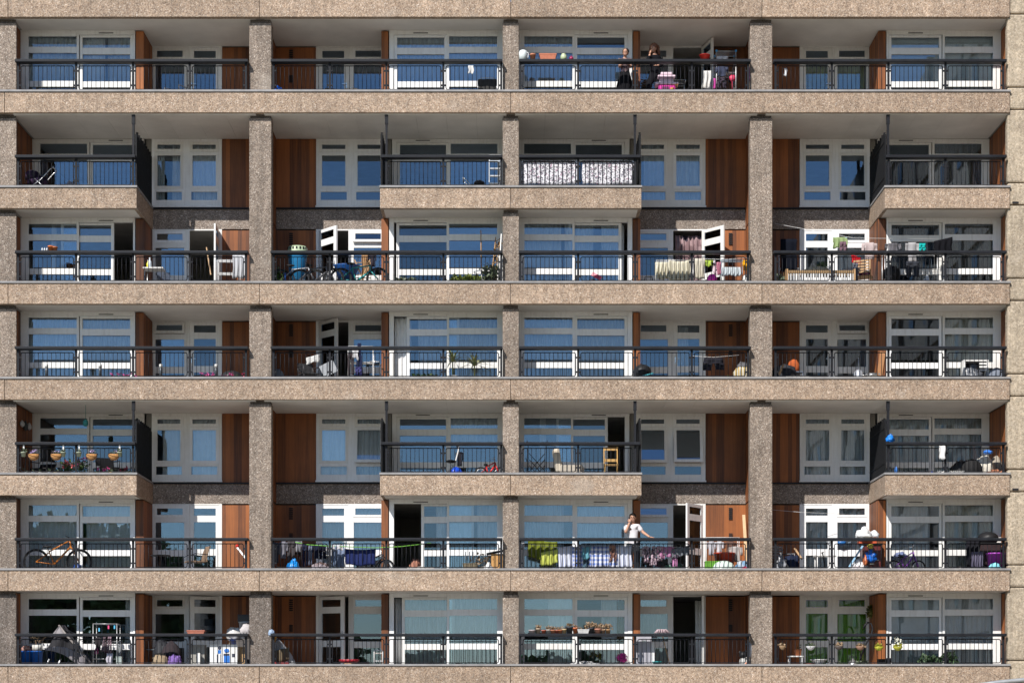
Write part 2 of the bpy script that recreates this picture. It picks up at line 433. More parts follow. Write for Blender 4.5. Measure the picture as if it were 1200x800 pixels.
for r in range(-1, 7):
    z = cope(r)
    if r in OPEN:
        segs = [(LEFT, ux(1, balc_end(1))), (ux(2, balc_end(2)), C3 - J), (C3 + J, ux(3, balc_end(3))), (ux(4, balc_end(4)), XEND)]
    else:
        jn = [LEFT, wx(9.4 if r != 4 else 4), C3 - PITCH, C3, C3 + PITCH, XEND]
        if r in (0, 3): jn = [LEFT, C3 - PITCH * 2 - .1, C3, XEND]
        segs = [(a + (J if i else 0), c - (J if i < len(jn) - 2 else 0)) for i, (a, c) in enumerate(zip(jn, jn[1:]))]
    for a, c in segs: spandrel(a, c, r)
    if r in OPEN:
        for a, c in ((LEFT, segs[0][1] + .02), (segs[1][0] - .02, segs[2][1] + .02), (segs[3][0] - .02, XEND + .02)): coping(a, c, r)
    else: coping(LEFT, XEND + .02, r)
    # floor slabs behind the spandrels
    mb = MB()
    if r in OPEN:
        for b in (1, 2, 3, 4):
            e = balc_end(b)
            mb.box(ux(b, 0.0), ux(b, e - .1), .183, DEEP + .12, z - .632, z - .16)
            mb.box(ux(b, 0.0), ux(b, PITCH), DEEP + .122, 8, z - .632, z - .16)
        mb.box(LEFT, ux(1, 0) - .002, .183, 8, z - .632, z - .16)
        mb.box(ux(4, 0) + .002, RIGHT, .5, 8, z - .632, z - .16)
    else:
        mb.box(LEFT, XEND, .183, 8, z - .632, z - .16); mb.box(XEND + .002, RIGHT, .5, 8, z - .632, z - .16)
    part(mb, 'floor_slab', m_floor)
    # painted soffit sheets hung 4 mm below the slabs
    if r < 6:
        zs = z - .638
        mb = MB()
        for b in (1, 2, 3, 4):
            below_deep = (r + 1) in OPEN
            u0, u1 = .12, PITCH - .12
            if r in OPEN: mb.box(ux(b, u0), ux(b, balc_end(b) - .003), .004, WIN, zs, zs + .005)
            elif below_deep:   # boarded ceiling with open joints
                k = 8; w = (u1 - u0) / k
                for i in range(k): mb.box(ux(b, u0 + i * w + .0025), ux(b, u0 + (i + 1) * w - .0025), .09, DEEP, zs - .03, zs + .004)
            else: mb.box(ux(b, u0), ux(b, u1), .05, DEEP, zs, zs + .005)
        part(mb, 'soffit', m_soffit)
# flanks of the cantilevered balconies and the recessed bands beside them
for r in OPEN:
    z = cope(r)
    for b in (1, 2, 3, 4):
        e = balc_end(b)
        part(MB().box(ux(b, e), ux(b, e - .1), .183, DEEP + .1, z - .64, z - .058), 'balcony_flank', m_span, bev=.01)
        part(MB().box(ux(b, e - .1), ux(b, e + .02), .243, DEEP, z - .056, z - .001), 'flank_coping', m_cope)
        u1 = PITCH - .12
        part(MB().box(ux(b, e + .003), ux(b, u1), DEEP, DEEP + .12, z - .63, z - .05), 'recessed_band', m_band)
        part(MB().box(ux(b, e - .05), ux(b, u1), DEEP - .07, DEEP + .1, z - .047, z - .008), 'flashing', m_rail)
# top of the parapet and plinth below the lowest spandrel
z = cope(6)
part(MB().box(LEFT, RIGHT, .22, .5, 0.0, z - .645), 'plinth', m_col)
# columns
m_neck = aggregate('shade_toned_joint_concrete', GREY, 0.2, tone=.32)  # recessed joint, toned dark to carry the spandrel's shade at column tops
for k in (-2, -1, 0, 1):
    x0, x1 = colx(k)
    cut = k in (-2, 0)
    r = 0
    while r < 7:
        top = cope(r - 1) - .642
        span = [r]
        if not cut and r in OPEN: span.append(r + 1)
        bot = cope(span[-1]) + .001
        dk = r == 6 or (r == 2 and cut) or (r == 5 and cut) or (k == -1 and r == 6)
        yb = .25 if k == -2 else .58
        part(MB().box(x0, x1, .19, yb, bot, top - .10), 'column', m_col_dark if r == 6 and k < 0 else m_col, bev=.012)
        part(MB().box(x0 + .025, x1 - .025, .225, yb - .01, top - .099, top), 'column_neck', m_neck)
        r = span[-1] + 1
# right-hand pier of rounded concrete blocks with open joints
xp = wx(1181.4)
part(MB().box(xp + .03, RIGHT, .12, .33, 0, cope(-1)), 'pier_core', m_dark)
zz = []
for r in range(-1, 7):
    zz += [cope(r) + .10, cope(r) - .53]
zz = [cope(-1) + 1.2] + zz + [0.5]
for a, c in zip(zz, zz[1:]):
    part(MB().box(xp, RIGHT, .06, .35, c + .011, a - .011), 'pier_block', m_pier, bev=.05)
for r in (1, 4):
    part(MB().box(wx(1187), wx(1194), .04, .058, cope(r) - .50, cope(r) - .44), 'pier_slot', m_dark)
# left end return wall outside the frame
part(MB().box(LEFT, -15.6, .19, .4, 0, cope(-1)), 'end_wall', m_col)
# party walls and interior walls
for k in range(-2, 3):
    c = C3 + k * PITCH
    h = .02 if abs(k) == 2 else .12
    part(MB().box(c - (.4 if k == -2 else h), c + (.4 if k == 2 else h), .59 if abs(k) < 2 else .355, 8, 0.2, cope(-1) - .7), 'party_wall', m_inner)
part(MB().box(LEFT, RIGHT, 7.0, 7.2, 0.2, cope(-1) - .7), 'rear_wall', m_inner)
for b in (1, 2, 3, 4):
    a, c = uo(b, 3.54, 3.42), uo(b, 3.70, 3.60)
    part(MB().box(ux(b, a), ux(b, c), DEEP + .13, 6.99, 0.2, cope(-1) - .7), 'room_wall', m_inner)

# ---------------------------------------------------------------- timber
BW = .118
def boards(mb, ua, ub, b, y, z0, z1, t=.022):
    """vertical boards facing the street between two u values"""
    xa, xb = sorted((ux(b, ua), ux(b, ub)))
    i0, i1 = math.floor(xa / BW - y / BW), math.ceil(xb / BW - y / BW)
    for i in range(i0 - 1, i1 + 1):
        p, q = i * BW - y + .0, (i + 1) * BW - y
        # board edges follow the (x+y) lattice used by the material
        a, c = max(xa, p + .003), min(xb, q - .003)
        if c - a > .01: mb.box(a, c, y - t, y, z0, z1)
def boards_side(mb, x, y0, y1, z0, z1, face, t=.022):
    n = max(1, round((y1 - y0) / BW)); w = (y1 - y0) / n
    for i in range(n): mb.box(x, x + face * t, y0 + i * w + .003, y0 + (i + 1) * w - .003, z0, z1)
for r in range(7):
    f, s = flo(r) + .02, sof(r) - .042
    deep_row = r in OPEN
    for b in (1, 2, 3, 4):
        sg = BASE[b][1]
        off = uo(b, .08, 0.0)
        z0 = cope(r) - .005 if deep_row else f
        mb = MB()
        u1 = PITCH - .145
        boards(mb, 5.69 + off, u1, b, DEEP - .002, z0, s)
        mb.box(ux(b, 5.69 + off), ux(b, PITCH - .12), DEEP, DEEP + .12, z0, s)
        tp = part(mb, 'timber_panel', m_timber)
        if b in (2, 3):          # black ventilation grilles in the boarding of the two middle bays
            for zc, h in ((1.93, .36), (1.24, .22)):
                if deep_row: continue
                gx = ux(b, 6.50)
                g = MB()
                for i in range(6): g.box(gx - .055, gx + .055, DEEP - .034, DEEP - .027, f + zc - h / 2 + i * h / 6, f + zc - h / 2 + (i + .7) * h / 6)
                g.build('vent_grille', m_dark, tp)
        # boarded return along the party wall
        mb = MB(); x = ux(b, PITCH - (.155 if b in (2, 3) else .135))
        boards_side(mb, x, .60, DEEP - .03, (cope(r) - .62) if deep_row else f, s, -sg)
        part(mb, 'timber_lining', m_timber)
        if OUTER[b]:
            mb = MB(); x = ux(b, .045)
            y0 = .26 if b == 1 else .36
            boards_side(mb, x, y0, DEEP - .002 if deep_row else WIN - .005, f, s, sg)
            part(mb, 'timber_lining', m_timber)
        ua, ub = uo(b, 3.515, 3.38), uo(b, 3.74, 3.63)
        mb = MB()
        if deep_row:
            boards(mb, ua, ub, b, DEEP - .002, f, s)
        else:
            mb.box(ux(b, ua + .024), ux(b, ub - .024), WIN - .02, DEEP + .1, f, s)
            boards(mb, ua + .001, ub - .001, b, WIN - .021, f, s)
            boards_side(mb, ux(b, ub - .024), WIN - .02, DEEP - .003, f, s, sg)
        part(mb, 'timber_partition', m_timber)

# ---------------------------------------------------------------- windows and doors
def pane(mb_parent, boxes, y):
    g = MB()
    for (x0, x1, z0, z1) in boxes: g.box(x0, x1, y, y + .008, z0, z1)
    return g.build('pane', m_glass, mb_parent)
SLIDE = {(2, 1): .56, (2, 3): .17, (2, 2): .06, (3, 2): .36, (4, 3): .50, (5, 2): .78, (6, 2): .22}
def front_window(r, b):
    y = DEEP if r in OPEN else WIN
    f, s = flo(r), sof(r) - (.042 if r in OPEN else .006)
    S = s - f - 2.235
    u0, a0, a1 = uo(b, .125, .068), uo(b, .395, .30), uo(b, 1.78, 1.69)
    b0, b1, u1 = uo(b, 1.92, 1.855), uo(b, 3.285, 3.23), uo(b, 3.512, 3.378)
    X = lambda u: ux(b, u)
    mb = MB()
    fy0, fy1 = y, y + .064
    mb.box(X(u0), X(a0), fy0, fy1, f, s)
    mb.box(X(a1), X(a1 + .068), fy0, fy1, f, s)
    for z0, z1 in ((.0, .10), (.60, .77), (1.578, 1.757), (2.056, 2.235 + S)): mb.box(X(a0), X(a1), fy0, fy1, f + z0, f + z1)
    mb.box(X(b1 + .09), X(u1), fy0, fy1 + .06, f, s)
    mb.box(X(a1 + .07), X(b1 + .088), fy0 - .012, fy1 + .06, f + 2.10, s)
    mb.box(X(a1 + .07), X(b1 + .088), fy0, fy1 + .06, f, f + .075)
    mb.box(X(u0), X(u1), fy0 - .02, fy0 - .002, s - .05, s - .003)
    fr = part(mb, 'window', m_frame, bev=.006)
    pane(fr, [(X(a0), X(a1), f + .10, f + .60), (X(a0), X(a1), f + .77, f + 1.578), (X(a0), X(a1), f + 1.757, f + 2.056)], y + .035)
    v = MB(); vm = (b0 + b1) / 2
    v.box(X(vm - .21), X(vm + .21), fy0 - .024, fy0 - .013, f + 2.135, f + 2.155)
    v.build('trickle_vent', m_rail, fr)
    sl = SLIDE.get((r, b), 0.0)
    b0s, b1s = b0 - sl, b1 - sl
    mb = MB(); sy0, sy1 = y + .068, y + .112
    if sl == 0: sy0 = y + .022
    st = .075
    mb.box(X(b0s - st), X(b0s), sy0, sy1, f + .08, f + 2.095); mb.box(X(b1s), X(b1s + .086), sy0, sy1, f + .08, f + 2.095)
    for z0, z1 in ((.08, .14), (.59, .76), (1.545, 1.735), (2.03, 2.095)): mb.box(X(b0s), X(b1s), sy0, sy1, f + z0, f + z1)
    sh = part(mb, 'sliding_sash', m_frame, bev=.005)
    pane(sh, [(X(b0s), X(b1s), f + .14, f + .59), (X(b0s), X(b1s), f + .76, f + 1.545), (X(b0s), X(b1s), f + 1.735, f + 2.03)], (sy0 + sy1) / 2)
DOOR = {(0, 3): 105, (2, 1): 92, (2, 2): 49, (2, 3): 131, (3, 2): 47, (5, 3): 53, (6, 1): 25, (6, 2): 26, (6, 3): 86}
TILT = {(3, 1): 20, (3, 4): 18, (2, 2): 12, (3, 2): 7, (5, 3): 8}
def sash(name, xh0, xh1, y, z0, z1, bar, tilt, panes_z, t=.05, lean=0.0):
    """a framed light hung from its head; origin at the top edge so it can tilt outwards"""
    x0, x1 = min(xh0, xh1), max(xh0, xh1); w = x1 - x0
    mb = MB()
    mb.box(0, bar, 0, t, z0 - z1, 0); mb.box(w - bar, w, 0, t, z0 - z1, 0)
    mb.box(bar, w - bar, 0, t, -bar, 0); mb.box(bar, w - bar, 0, t, z0 - z1, z0 - z1 + bar)
    o = mb.build(name, m_frame, B); o.location = (x0, y - 10, z1)
    o.rotation_euler = (-math.radians(tilt), 0, 0)
    g = MB().box(bar, w - bar, t * .5, t * .5 + .008, z0 - z1 + bar, -bar)
    g.build('pane', m_glass, o)
    return o
def deep_door(r, b):
    y = DEEP - .01
    off = uo(b, .08, 0.0)
    f, s = flo(r), sof(r) - .006
    X = lambda u: ux(b, u + off)
    mb = MB(); y1 = y + .07
    mb.box(X(3.55 if b in (2, 3) else 3.615), X(3.715), y, y1, f, s); mb.box(X(4.565), X(4.725), y, y1, f, s); mb.box(X(5.605), X(5.685), y, y1, f, s)
    for z0, z1 in ((0, .12), (.68, .87), (1.68, 1.845)): mb.box(X(3.715), X(4.565), y, y1, f + z0, f + z1)
    top = s - f
    mb.box(X(3.715), X(4.565), y, y1, f + 2.155, f + top)
    mb.box(X(4.725), X(5.605), y, y1, f + 2.19, f + top); mb.box(X(4.725), X(5.605), y, y1, f, f + .03)
    fr = part(mb, 'window', m_frame, bev=.005)
    pane(fr, [(X(3.715), X(4.565), f + .12, f + .68), (X(3.715), X(4.565), f + .87, f + 1.68)], y + .03)
    sash('vent_window', X(3.69), X(4.59), y - .012 if not TILT.get((r, b)) else y - .03, f + 1.835, f + 2.165, .07, TILT.get((r, b), 0), None)
    # door leaf, origin on its hinge at the boarded side
    al = math.radians(DOOR.get((r, b), 0)); sg = BASE[b][1]
    mb = MB(); t = .05; w = .875
    e = -sg
    def bx(u0, u1, z0, z1): mb.box(e * u0, e * u1, 0, t, z0, z1)
    bx(0, .105, 0, 2.15); bx(w - .125, w, 0, 2.15)
    for z0, z1 in ((0, .13), (.67, .86), (1.66, 1.85), (2.06, 2.15)): bx(.105, w - .125, z0, z1)
    d = mb.build('door', m_frame, B); d.location = (X(5.603), y - 10 - (.006 if al else -.01), f + .034)
    d.rotation_euler = (0, 0, sg * al)
    g = MB()
    for z0, z1 in ((.13, .67), (.86, 1.66), (1.85, 2.06)): g.box(e * .105, e * (w - .125), .02, .028, z0, z1)
    g.build('pane', m_glass, d)
    h = MB().box(e * (w - .075), e * (w - .045), -.008, -.001, .95, 1.13).box(e * (w - .075), e * (w - .18), -.045, -.03, 1.06, 1.08).box(e * (w - .075), e * (w - .055), -.03, -.008, 1.06, 1.08)
    h.build('handle', m_chrome, d)
WTILT = {(4, 2): (0, 11), (4, 3): (9, 12)}
def bedroom_window(r, b):
    y = DEEP - .01
    off = uo(b, .08, 0.0)
    f, s = flo(r), sof(r) - .04
    X = lambda u: ux(b, u + off)
    mb = MB(); y1 = y + .07
    L0, L1, R0, R1 = 3.735, 4.495, 4.775, 5.545
    mb.box(X(3.605), X(L0), y, y1, f + .185, s); mb.box(X(L1), X(R0), y, y1, f + .185, s); mb.box(X(R1), X(5.68), y, y1, f + .185, s)
    for a, c in ((L0, L1), (R0, R1)):
        for z0, z1 in ((.185, .39), (.63, .735), (1.745, 1.83), (2.085, s - f)): mb.box(X(a), X(c), y, y1, f + z0, f + z1)
    mb.box(X(3.60), X(5.70), y - .05, y - .003, f + .165, f + .215)
    fr = part(mb, 'window', m_frame, bev=.005)
    pane(fr, [(X(L0), X(L1), f + .39, f + .63), (X(R0), X(R1), f + .39, f + .63)], y + .03)
    tl = WTILT.get((r, b), (0, 0))
    order = tl if BASE[b][1] > 0 else tl
    for (a, c), q in zip(((L0, L1), (R0, R1)), order if BASE[b][1] > 0 else order[::-1]):
        sash('vent_window', X(a - .045), X(c + .045), y - .014, f + 1.805, f + 2.105, .085, 0, None)
        sash('casement', X(a - .045), X(c + .045), y - .014, f + .715, f + 1.785, .085, q, None)
for r in range(7):
    for b in (1, 2, 3, 4):
        front_window(r, b)
        if r in OPEN: bedroom_window(r, b)
        else: deep_door(r, b)

# ---------------------------------------------------------------- balcony railings
PANEL = {}
def panel_mesh(w, h):
    key = round(w, 3)
    if key in PANEL: return PANEL[key]
    mb = MB(); c = .05; q = [(c, 0), (w - c, 0)]
    pts = []
    for cx, cz, a0 in ((w - c, c, -90), (w - c, h - c, 0), (c, h - c, 90), (c, c, 180)):
        for k in range(4):
            a = math.radians(a0 + 30 * k); pts.append((cx + c * math.cos(a), 0, cz + c * math.sin(a)))
    mb.tube(pts, .0135, 6, closed=True)
    n = 12
    for i in range(1, n):
        x = w * i / n; mb.tube([(x, 0, .005), (x, 0, h - .005)], .0088, 5)
    o = mb.build('railing_panel', m_metal); me = o.data; bpy.data.objects.remove(o)
    PANEL[key] = me
    return me
POSTS = (.27, 1.91, 3.525, 5.13, 6.725)
def railing(r, b):
    z = cope(r); half = r in OPEN
    ps = POSTS[:3] if half else POSTS
    x_in = uo(b, .235, .20)
    end = balc_end(b) - .03 if half else PITCH - .318
    root = bpy.data.objects.new('balcony_railing', None); C.objects.link(root); root.parent = B; root.location = (0, -10, 0)
    h = MB().box(ux(b, x_in), ux(b, end), -.055, .20, z + .78, z + .86)
    h.build('handrail', m_rail, root, bev=.012)
    for p in ps:
        q = MB(); x = ux(b, p)
        q.box(x - .03, x + .03, .045, .105, z + .001, z + .779)
        q.box(x - .055, x + .055, .03, .12, z + .001, z + .016)
        for zc in (.15, .56):
            for e in (-1, 1):
                if e * BASE[b][1] < 0 and p == ps[0] or e * BASE[b][1] > 0 and p == ps[-1]: continue
                q.box(x + e * .031, x + e * .085, .055, .095, z + zc - .022, z + zc + .022)
        if half and p == ps[-1]:
            q.box(x - .032, x + .032, .10 + .006, .17, z + .862, sof(r) - .035)
            q.box(x - .045, x + .045, .095, .18, sof(r) - .30, sof(r) - .034)
        q.build('railing_post', m_metal, root)
    for a, c in zip(ps, ps[1:]):
        xa, xc = sorted((ux(b, a), ux(b, c)))
        me = panel_mesh(xc - xa - .15, .665)
        o = bpy.data.objects.new('railing_panel', me); C.objects.link(o); o.parent = root; o.location = (xa + .075, .075, z + .035)
    if half:       # slatted fin screen on the open flank
        q = MB(); x = ux(b, balc_end(b) - .035)
        for i in range(17):
            y = .12 + i * .137
            hh = 1.57 - (.0 if i % 2 else .09)
            q.obox((x, y, z + hh / 2 + .002), (.05, .07, hh), (0, 0, 0))
        for zc in (.25, 1.25): q.box(x - .033, x - .027, .1, DEEP - .12, z + zc, z + zc + .04)
        q.build('slatted_screen', m_fin, root)
for r in range(7):
    for b in (1, 2, 3, 4): railing(r, b)
# ---------------------------------------------------------------- curtains
FOLD = {}
def curtain(r, b, where, ua, ub, kind, label, h0=.06, h1=2.08, depth=None):
    y = {'f': DEEP if r in OPEN else WIN, 'd': DEEP}[where] + (.18 if depth is None else depth)
    f = flo(r)
    xa, xb = sorted((ux(b, ua), ux(b, ub))); w = xb - xa
    sd = rng.uniform(0, 50)
    mats = {'net': m_net, 'grey': cloth_mat('plain', (.74, .78, .80), thin=.12), 'white': cloth_mat('plain', (.92, .93, .92), thin=.12),
            'navy': cloth_mat('plain', (.05, .075, .12)), 'green': cloth_mat('plain', (.30, .66, .05), thin=.1), 'tan': cloth_mat('plain', (.42, .27, .14)),
            'mauve': cloth_mat('floral', (.26, .17, .18), (.42, .30, .31), 6), 'cream': cloth_mat('plain', (.78, .75, .66), thin=.12),
            'blind': cloth_mat('plain', (.80, .88, .90), thin=.1), 'lace': m_net,
            'yellow': cloth_mat('plain', (.55, .60, .28), thin=.3), 'taupe': cloth_mat('plain', (.22, .19, .15))}
    n = max(4, int(w / .13))
    if kind == 'blind':
        fn = lambda u, v: (xa + u * w, y + .05 * abs(((u * w / .1) % 1) - .5), f + h1 - v * (h1 - h0))
        nu = max(8, int(w / .05))
    else:
        amp = .055 if kind == 'lace' else .024 if kind in ('green', 'cream', 'white') else .045
        def fn(u, v):
            k = u * n * 2 * PI + sd
            return (xa + u * w + .02 * v * math.sin(k * .5), y + amp * (.7 + .5 * v) * math.sin(k + .8 * math.sin(k * .37)) + .02 * math.sin(5 * u + sd),
                    f + h1 - v * (h1 - h0) + (.05 * math.sin(k * .8) if (kind in ('yellow',) and v > .99) else 0))
        nu = n * 8
    mb = MB().sheet(fn, nu, 5, .003)
    name = 'vertical_blind' if kind == 'blind' else 'curtain'
    o = mb.build(name, mats[kind])
    tag(o, full(label, r, b), 'blind' if kind == 'blind' else 'curtain', 'curtains behind the windows')
A_ = {True: (.25, 1.74), False: (.34, 1.83)}    # u range of the fixed light
B_ = {True: (1.80, 3.30), False: (1.87, 3.36)}  # u range of the sliding light
DF = {True: (3.68, 4.60), False: (3.76, 4.68)}
DD = {True: (4.80, 5.58), False: (4.88, 5.66)}
def cur(r, b, spec):
    o = OUTER[b]
    for win, a, c, kind, label, *hh in spec:
        lo, hi = {'A': A_, 'B': B_, 'F': DF, 'D': DD}[win][o]
        curtain(r, b, 'f' if win in 'AB' else 'd', lo + (hi - lo) * a, lo + (hi - lo) * c, kind, label, *(hh or ()))
NW = 'net curtain drawn across the outer wide window'
NI = 'net curtain drawn across the inner wide window'
cur(0, 1, [('A', 0, 1, 'net', 'white ' + NW), ('B', .0, .45, 'white', 'white curtain gathered at one side'), ('B', .5, 1, 'net', 'sheer net curtain beside a gathered one')])
cur(0, 2, [('A', 0, 1, 'net', 'white ' + NW), ('B', 0, 1, 'net', 'white ' + NI)])
cur(0, 3, [('A', 0, 1, 'lace', 'lacy curtain behind the row of rail pots'), ('B', 0, 1, 'lace', 'lacy curtain behind the standing girl', .06, 1.62)])
cur(0, 4, [('A', 0, 1, 'blind', 'pale grey blind in the outer window'), ('B', 0, 1, 'blind', 'pale teal blind in the inner window'), ('F', 0, 1, 'yellow', 'scalloped yellow curtain in the fixed light', .75, 1.75), ('D', 0, 1, 'yellow', 'scalloped yellow curtain in the door', .75, 1.75)])
cur(1, 1, [('F', 0, .3, 'grey', 'grey curtain pulled to the inner edge'), ('F', .55, 1, 'net', 'net curtain hanging beside a grey one'), ('D', 0, 1, 'net', 'net curtain across the outer bedroom light')])
cur(1, 3, [('F', .2, 1, 'grey', 'grey curtain across the inner bedroom light'), ('D', 0, 1, 'grey', 'grey curtain across the outer bedroom light')])
cur(1, 4, [('A', 0, 1, 'taupe', 'dull brown drape in the outer window')])
cur(2, 1, [('A', .45, .55, 'white', 'narrow white curtain hanging mid window')])
cur(2, 3, [('A', 0, .75, 'grey', 'grey curtain in the outer wide window'), ('A', .82, 1, 'white', 'white curtain strip at the mullion'), ('B', .0, .35, 'grey', 'grey curtain gathered near the mullion'), ('B', .5, .95, 'grey', 'grey curtain gathered near the gap'), ('D', 0, 1, 'mauve', 'mauve patterned curtain in the doorway')])
cur(2, 4, [('A', 0, 1, 'taupe', 'taupe sheet standing in for a reflection in the outer wide window'), ('B', .1, 1, 'navy', 'navy drape behind the washing'), ('F', 0, 1, 'white', 'white curtain behind the hanging washing')])  # taupe sheet stands in for concrete reflected in the glass
cur(3, 1, [('A', 0, 1, 'net', 'patterned ' + NW), ('B', 0, 1, 'net', 'patterned ' + NI)])
cur(3, 2, [('A', 0, 1, 'net', 'white net curtain behind the spiky plants'), ('B', .0, .55, 'net', 'white net curtain in the slid window'), ('B', .68, 1, 'white', 'white curtain blowing in the open gap')])
cur(3, 3, [('A', 0, 1, 'lace', 'lace ' + NW), ('B', 0, 1, 'lace', 'lace ' + NI), ('D', .0, .5, 'grey', 'grey curtain half across the door')])
cur(3, 4, [('A', 0, 1, 'cream', 'cream blind above the bin bag')])
cur(4, 1, [('F', .25, 1, 'white', 'pale curtain across the inner bedroom light'), ('D', 0, 1, 'white', 'pale curtain across the outer bedroom light')])
cur(4, 2, [('F', 0, 1, 'grey', 'grey curtain behind the tilted casement'), ('D', 0, 1, 'white', 'white curtain behind the closed casement'), ('A', 0, 1, 'grey', 'grey curtain high in the wide window', 1.3, 2.08)])
cur(4, 3, [('A', .35, .47, 'white', 'narrow white curtain strip mid window')])
cur(4, 4, [('A', 0, 1, 'grey', 'grey pleated curtain in the outer window'), ('B', 0, 1, 'grey', 'grey pleated curtain in the inner window'), ('F', 0, 1, 'net', 'net curtain in the inner bedroom light'), ('D', 0, 1, 'net', 'net curtain in the outer bedroom light')])
cur(5, 1, [('A', 0, 1, 'white', 'pale sheet behind the orange bicycle'), ('B', .08, 1, 'white', 'pale sheet bunched inside the inner window')])
cur(5, 2, [('A', 0, .42, 'grey', 'grey drape at the column end'), ('A', .5, 1, 'white', 'white drape in the fixed window'), ('B', .0, .2, 'white', 'white drape beside the open gap'), ('F', 0, 1, 'white', 'white bedroom curtain above the washing'), ('D', 0, 1, 'white', 'white door curtain above the washing')])
cur(5, 3, [('A', 0, .8, 'net', 'net curtain above the check sheet'), ('B', 0, 1, 'net', 'net curtain behind the phoning man')])
cur(5, 4, [('A', 0, 1, 'cream', 'cream curtain behind the black covered bin'), ('B', .2, 1, 'white', 'white curtain behind the purple bicycle'), ('F', 0, 1, 'net', 'net curtain behind the piled bags'), ('D', 0, 1, 'net', 'net curtain in the garden door')])
cur(6, 1, [('B', .84, 1, 'white', 'white curtain strip at the frame edge')])
cur(6, 2, [('A', 0, 1, 'lace', 'lace curtain in the outer wide window'), ('B', 0, .84, 'lace', 'lace curtain in the slid window'), ('B', .88, 1, 'lace', 'lace curtain hanging in the narrow gap')])
cur(6, 3, [('A', .5, 1, 'white', 'white curtain behind the clay pots'), ('B', .5, .8, 'white', 'white inner curtain beside a tan drape'), ('B', .8, 1, 'tan', 'tan drape at the timber end'), ('F', 0, 1, 'net', 'net curtain above the turquoise bowl'), ('D', .75, 1, 'white', 'white curtain pulled back in the doorway')])
cur(6, 4, [('A', 0, 1, 'white', 'white curtain with soft folds'), ('B', 0, 1, 'blind', 'pale vertical blind beside white curtain'), ('F', 0, 1, 'green', 'green curtain in the fixed light'), ('D', 0, 1, 'green', 'green curtain in the balcony door')])

# ---------------------------------------------------------------- ground, trees, sky, sun, camera
def ground_mat():
    m, nt, p, o = new_mat('worn_ground')
    v = coords(nt); f = noise_tex(nt, v, 0.35, 6, 0.65)
    r = ramp(nt, [(0.3, (.22, .205, .16)), (0.7, (.36, .33, .285))]); nt.links.new(f, r.inputs[0])
    nt.links.new(r.outputs[0], p.inputs['Base Color']); p.inputs['Roughness'].default_value = .95
    return m
g = MB(); g.v = [(-900, -900, 0), (900, -900, 0), (900, 900, 0), (-900, 900, 0)]; g.face([0, 1, 2, 3])
tag(g.build('ground', ground_mat()), kind='structure')
pv = MB().box(-40, 40, -3.2, .21, .004, .05)
tag(pv.build('pavement', m_floor), kind='structure')

def tree(x, y, h, rad, seed, n=7000):
    t = empty('tree', 'leafy green tree facing the tower, seen only as a reflection in the lower windows', 'tree', (x, y, 0), seed, 'trees facing the tower')
    R = random.Random(seed)
    k = MB().tube([(0, 0, -.1), (.1, .05, h * .25), (.0, .2, h * .5), (.1, .1, h * .8)], [.32, .26, .18, .06], 8)
    for i in range(7):
        a = R.uniform(0, 6.28); z = h * R.uniform(.3, .65); q = rad * R.uniform(.5, .85)
        k.tube([(0, .1, z), (q * .5 * math.cos(a), q * .5 * math.sin(a), z + h * .08), (q * math.cos(a), q * math.sin(a), z + h * .2)], [.1, .06, .02], 5)
    k.build('trunk', M((.10, .075, .05), .9, 0, .25), t)
    c = MB()
    for i in range(24):
        a = R.uniform(0, 6.28); q = rad * R.uniform(0, .8); z = h * R.uniform(.16, .88)
        s = rad * R.uniform(.34, .52) * (1.15 - .4 * (z / h))
        c.leaves((q * math.cos(a), q * math.sin(a), z), (s, s, s * .8), n // 15, .75, seed * 31 + i, 0, .3, .3)
    c.build('crown', leaf_mat((.04, .08, .015), (.20, .27, .06)), t)
TREES = [(-62, -116, 22, 8.5), (-51, -112, 23, 8.5), (-42, -117, 22.5, 8), (-33, -113, 20, 7.5), (-26, -118, 16.5, 6.5), (-30, -125, 18.5, 7.5), (-36, -126, 18, 7.5), (-19, -120, 11, 5.5), (-8, -122, 9, 5), (4, -119, 8.4, 5), (15, -123, 9, 5.2), (27, -118, 8.2, 5), (38, -121, 8.8, 5.5), (50, -117, 9.5, 5.5)]
for i, (x, y, h, q) in enumerate(TREES): tree(x, y, h, q, i + 3)

# wing of the estate standing forward on the right, outside the picture: the rightmost windows mirror it
wg = empty('neighbouring_wing', 'tall concrete wing beside the tower, seen only mirrored in the rightmost windows', 'apartment building', (19.0, -20, 0))
def wpart(mb, name, mat): return mb.build(name, mat, wg)
wpart(MB().box(.4, 8, -52, 15, 0, 34), 'wall', m_span)
for k in range(12):
    wpart(MB().box(.28, .39, -52, 15, k * 2.7 + 1.9, k * 2.7 + 2.9), 'spandrel', m_span)
    q = MB()
    for j in range(21): q.box(.34, .396, -51.2 + j * 3.15, -50.3 + j * 3.15, k * 2.7 + 3.2, k * 2.7 + 4.2)
    wpart(q, 'window_row', M((.03, .035, .04), .3))
for j in range(11): wpart(MB().box(.2, .5, -52 + j * 6.6, -51.4 + j * 6.6, 0, 34.2), 'pier', m_col)

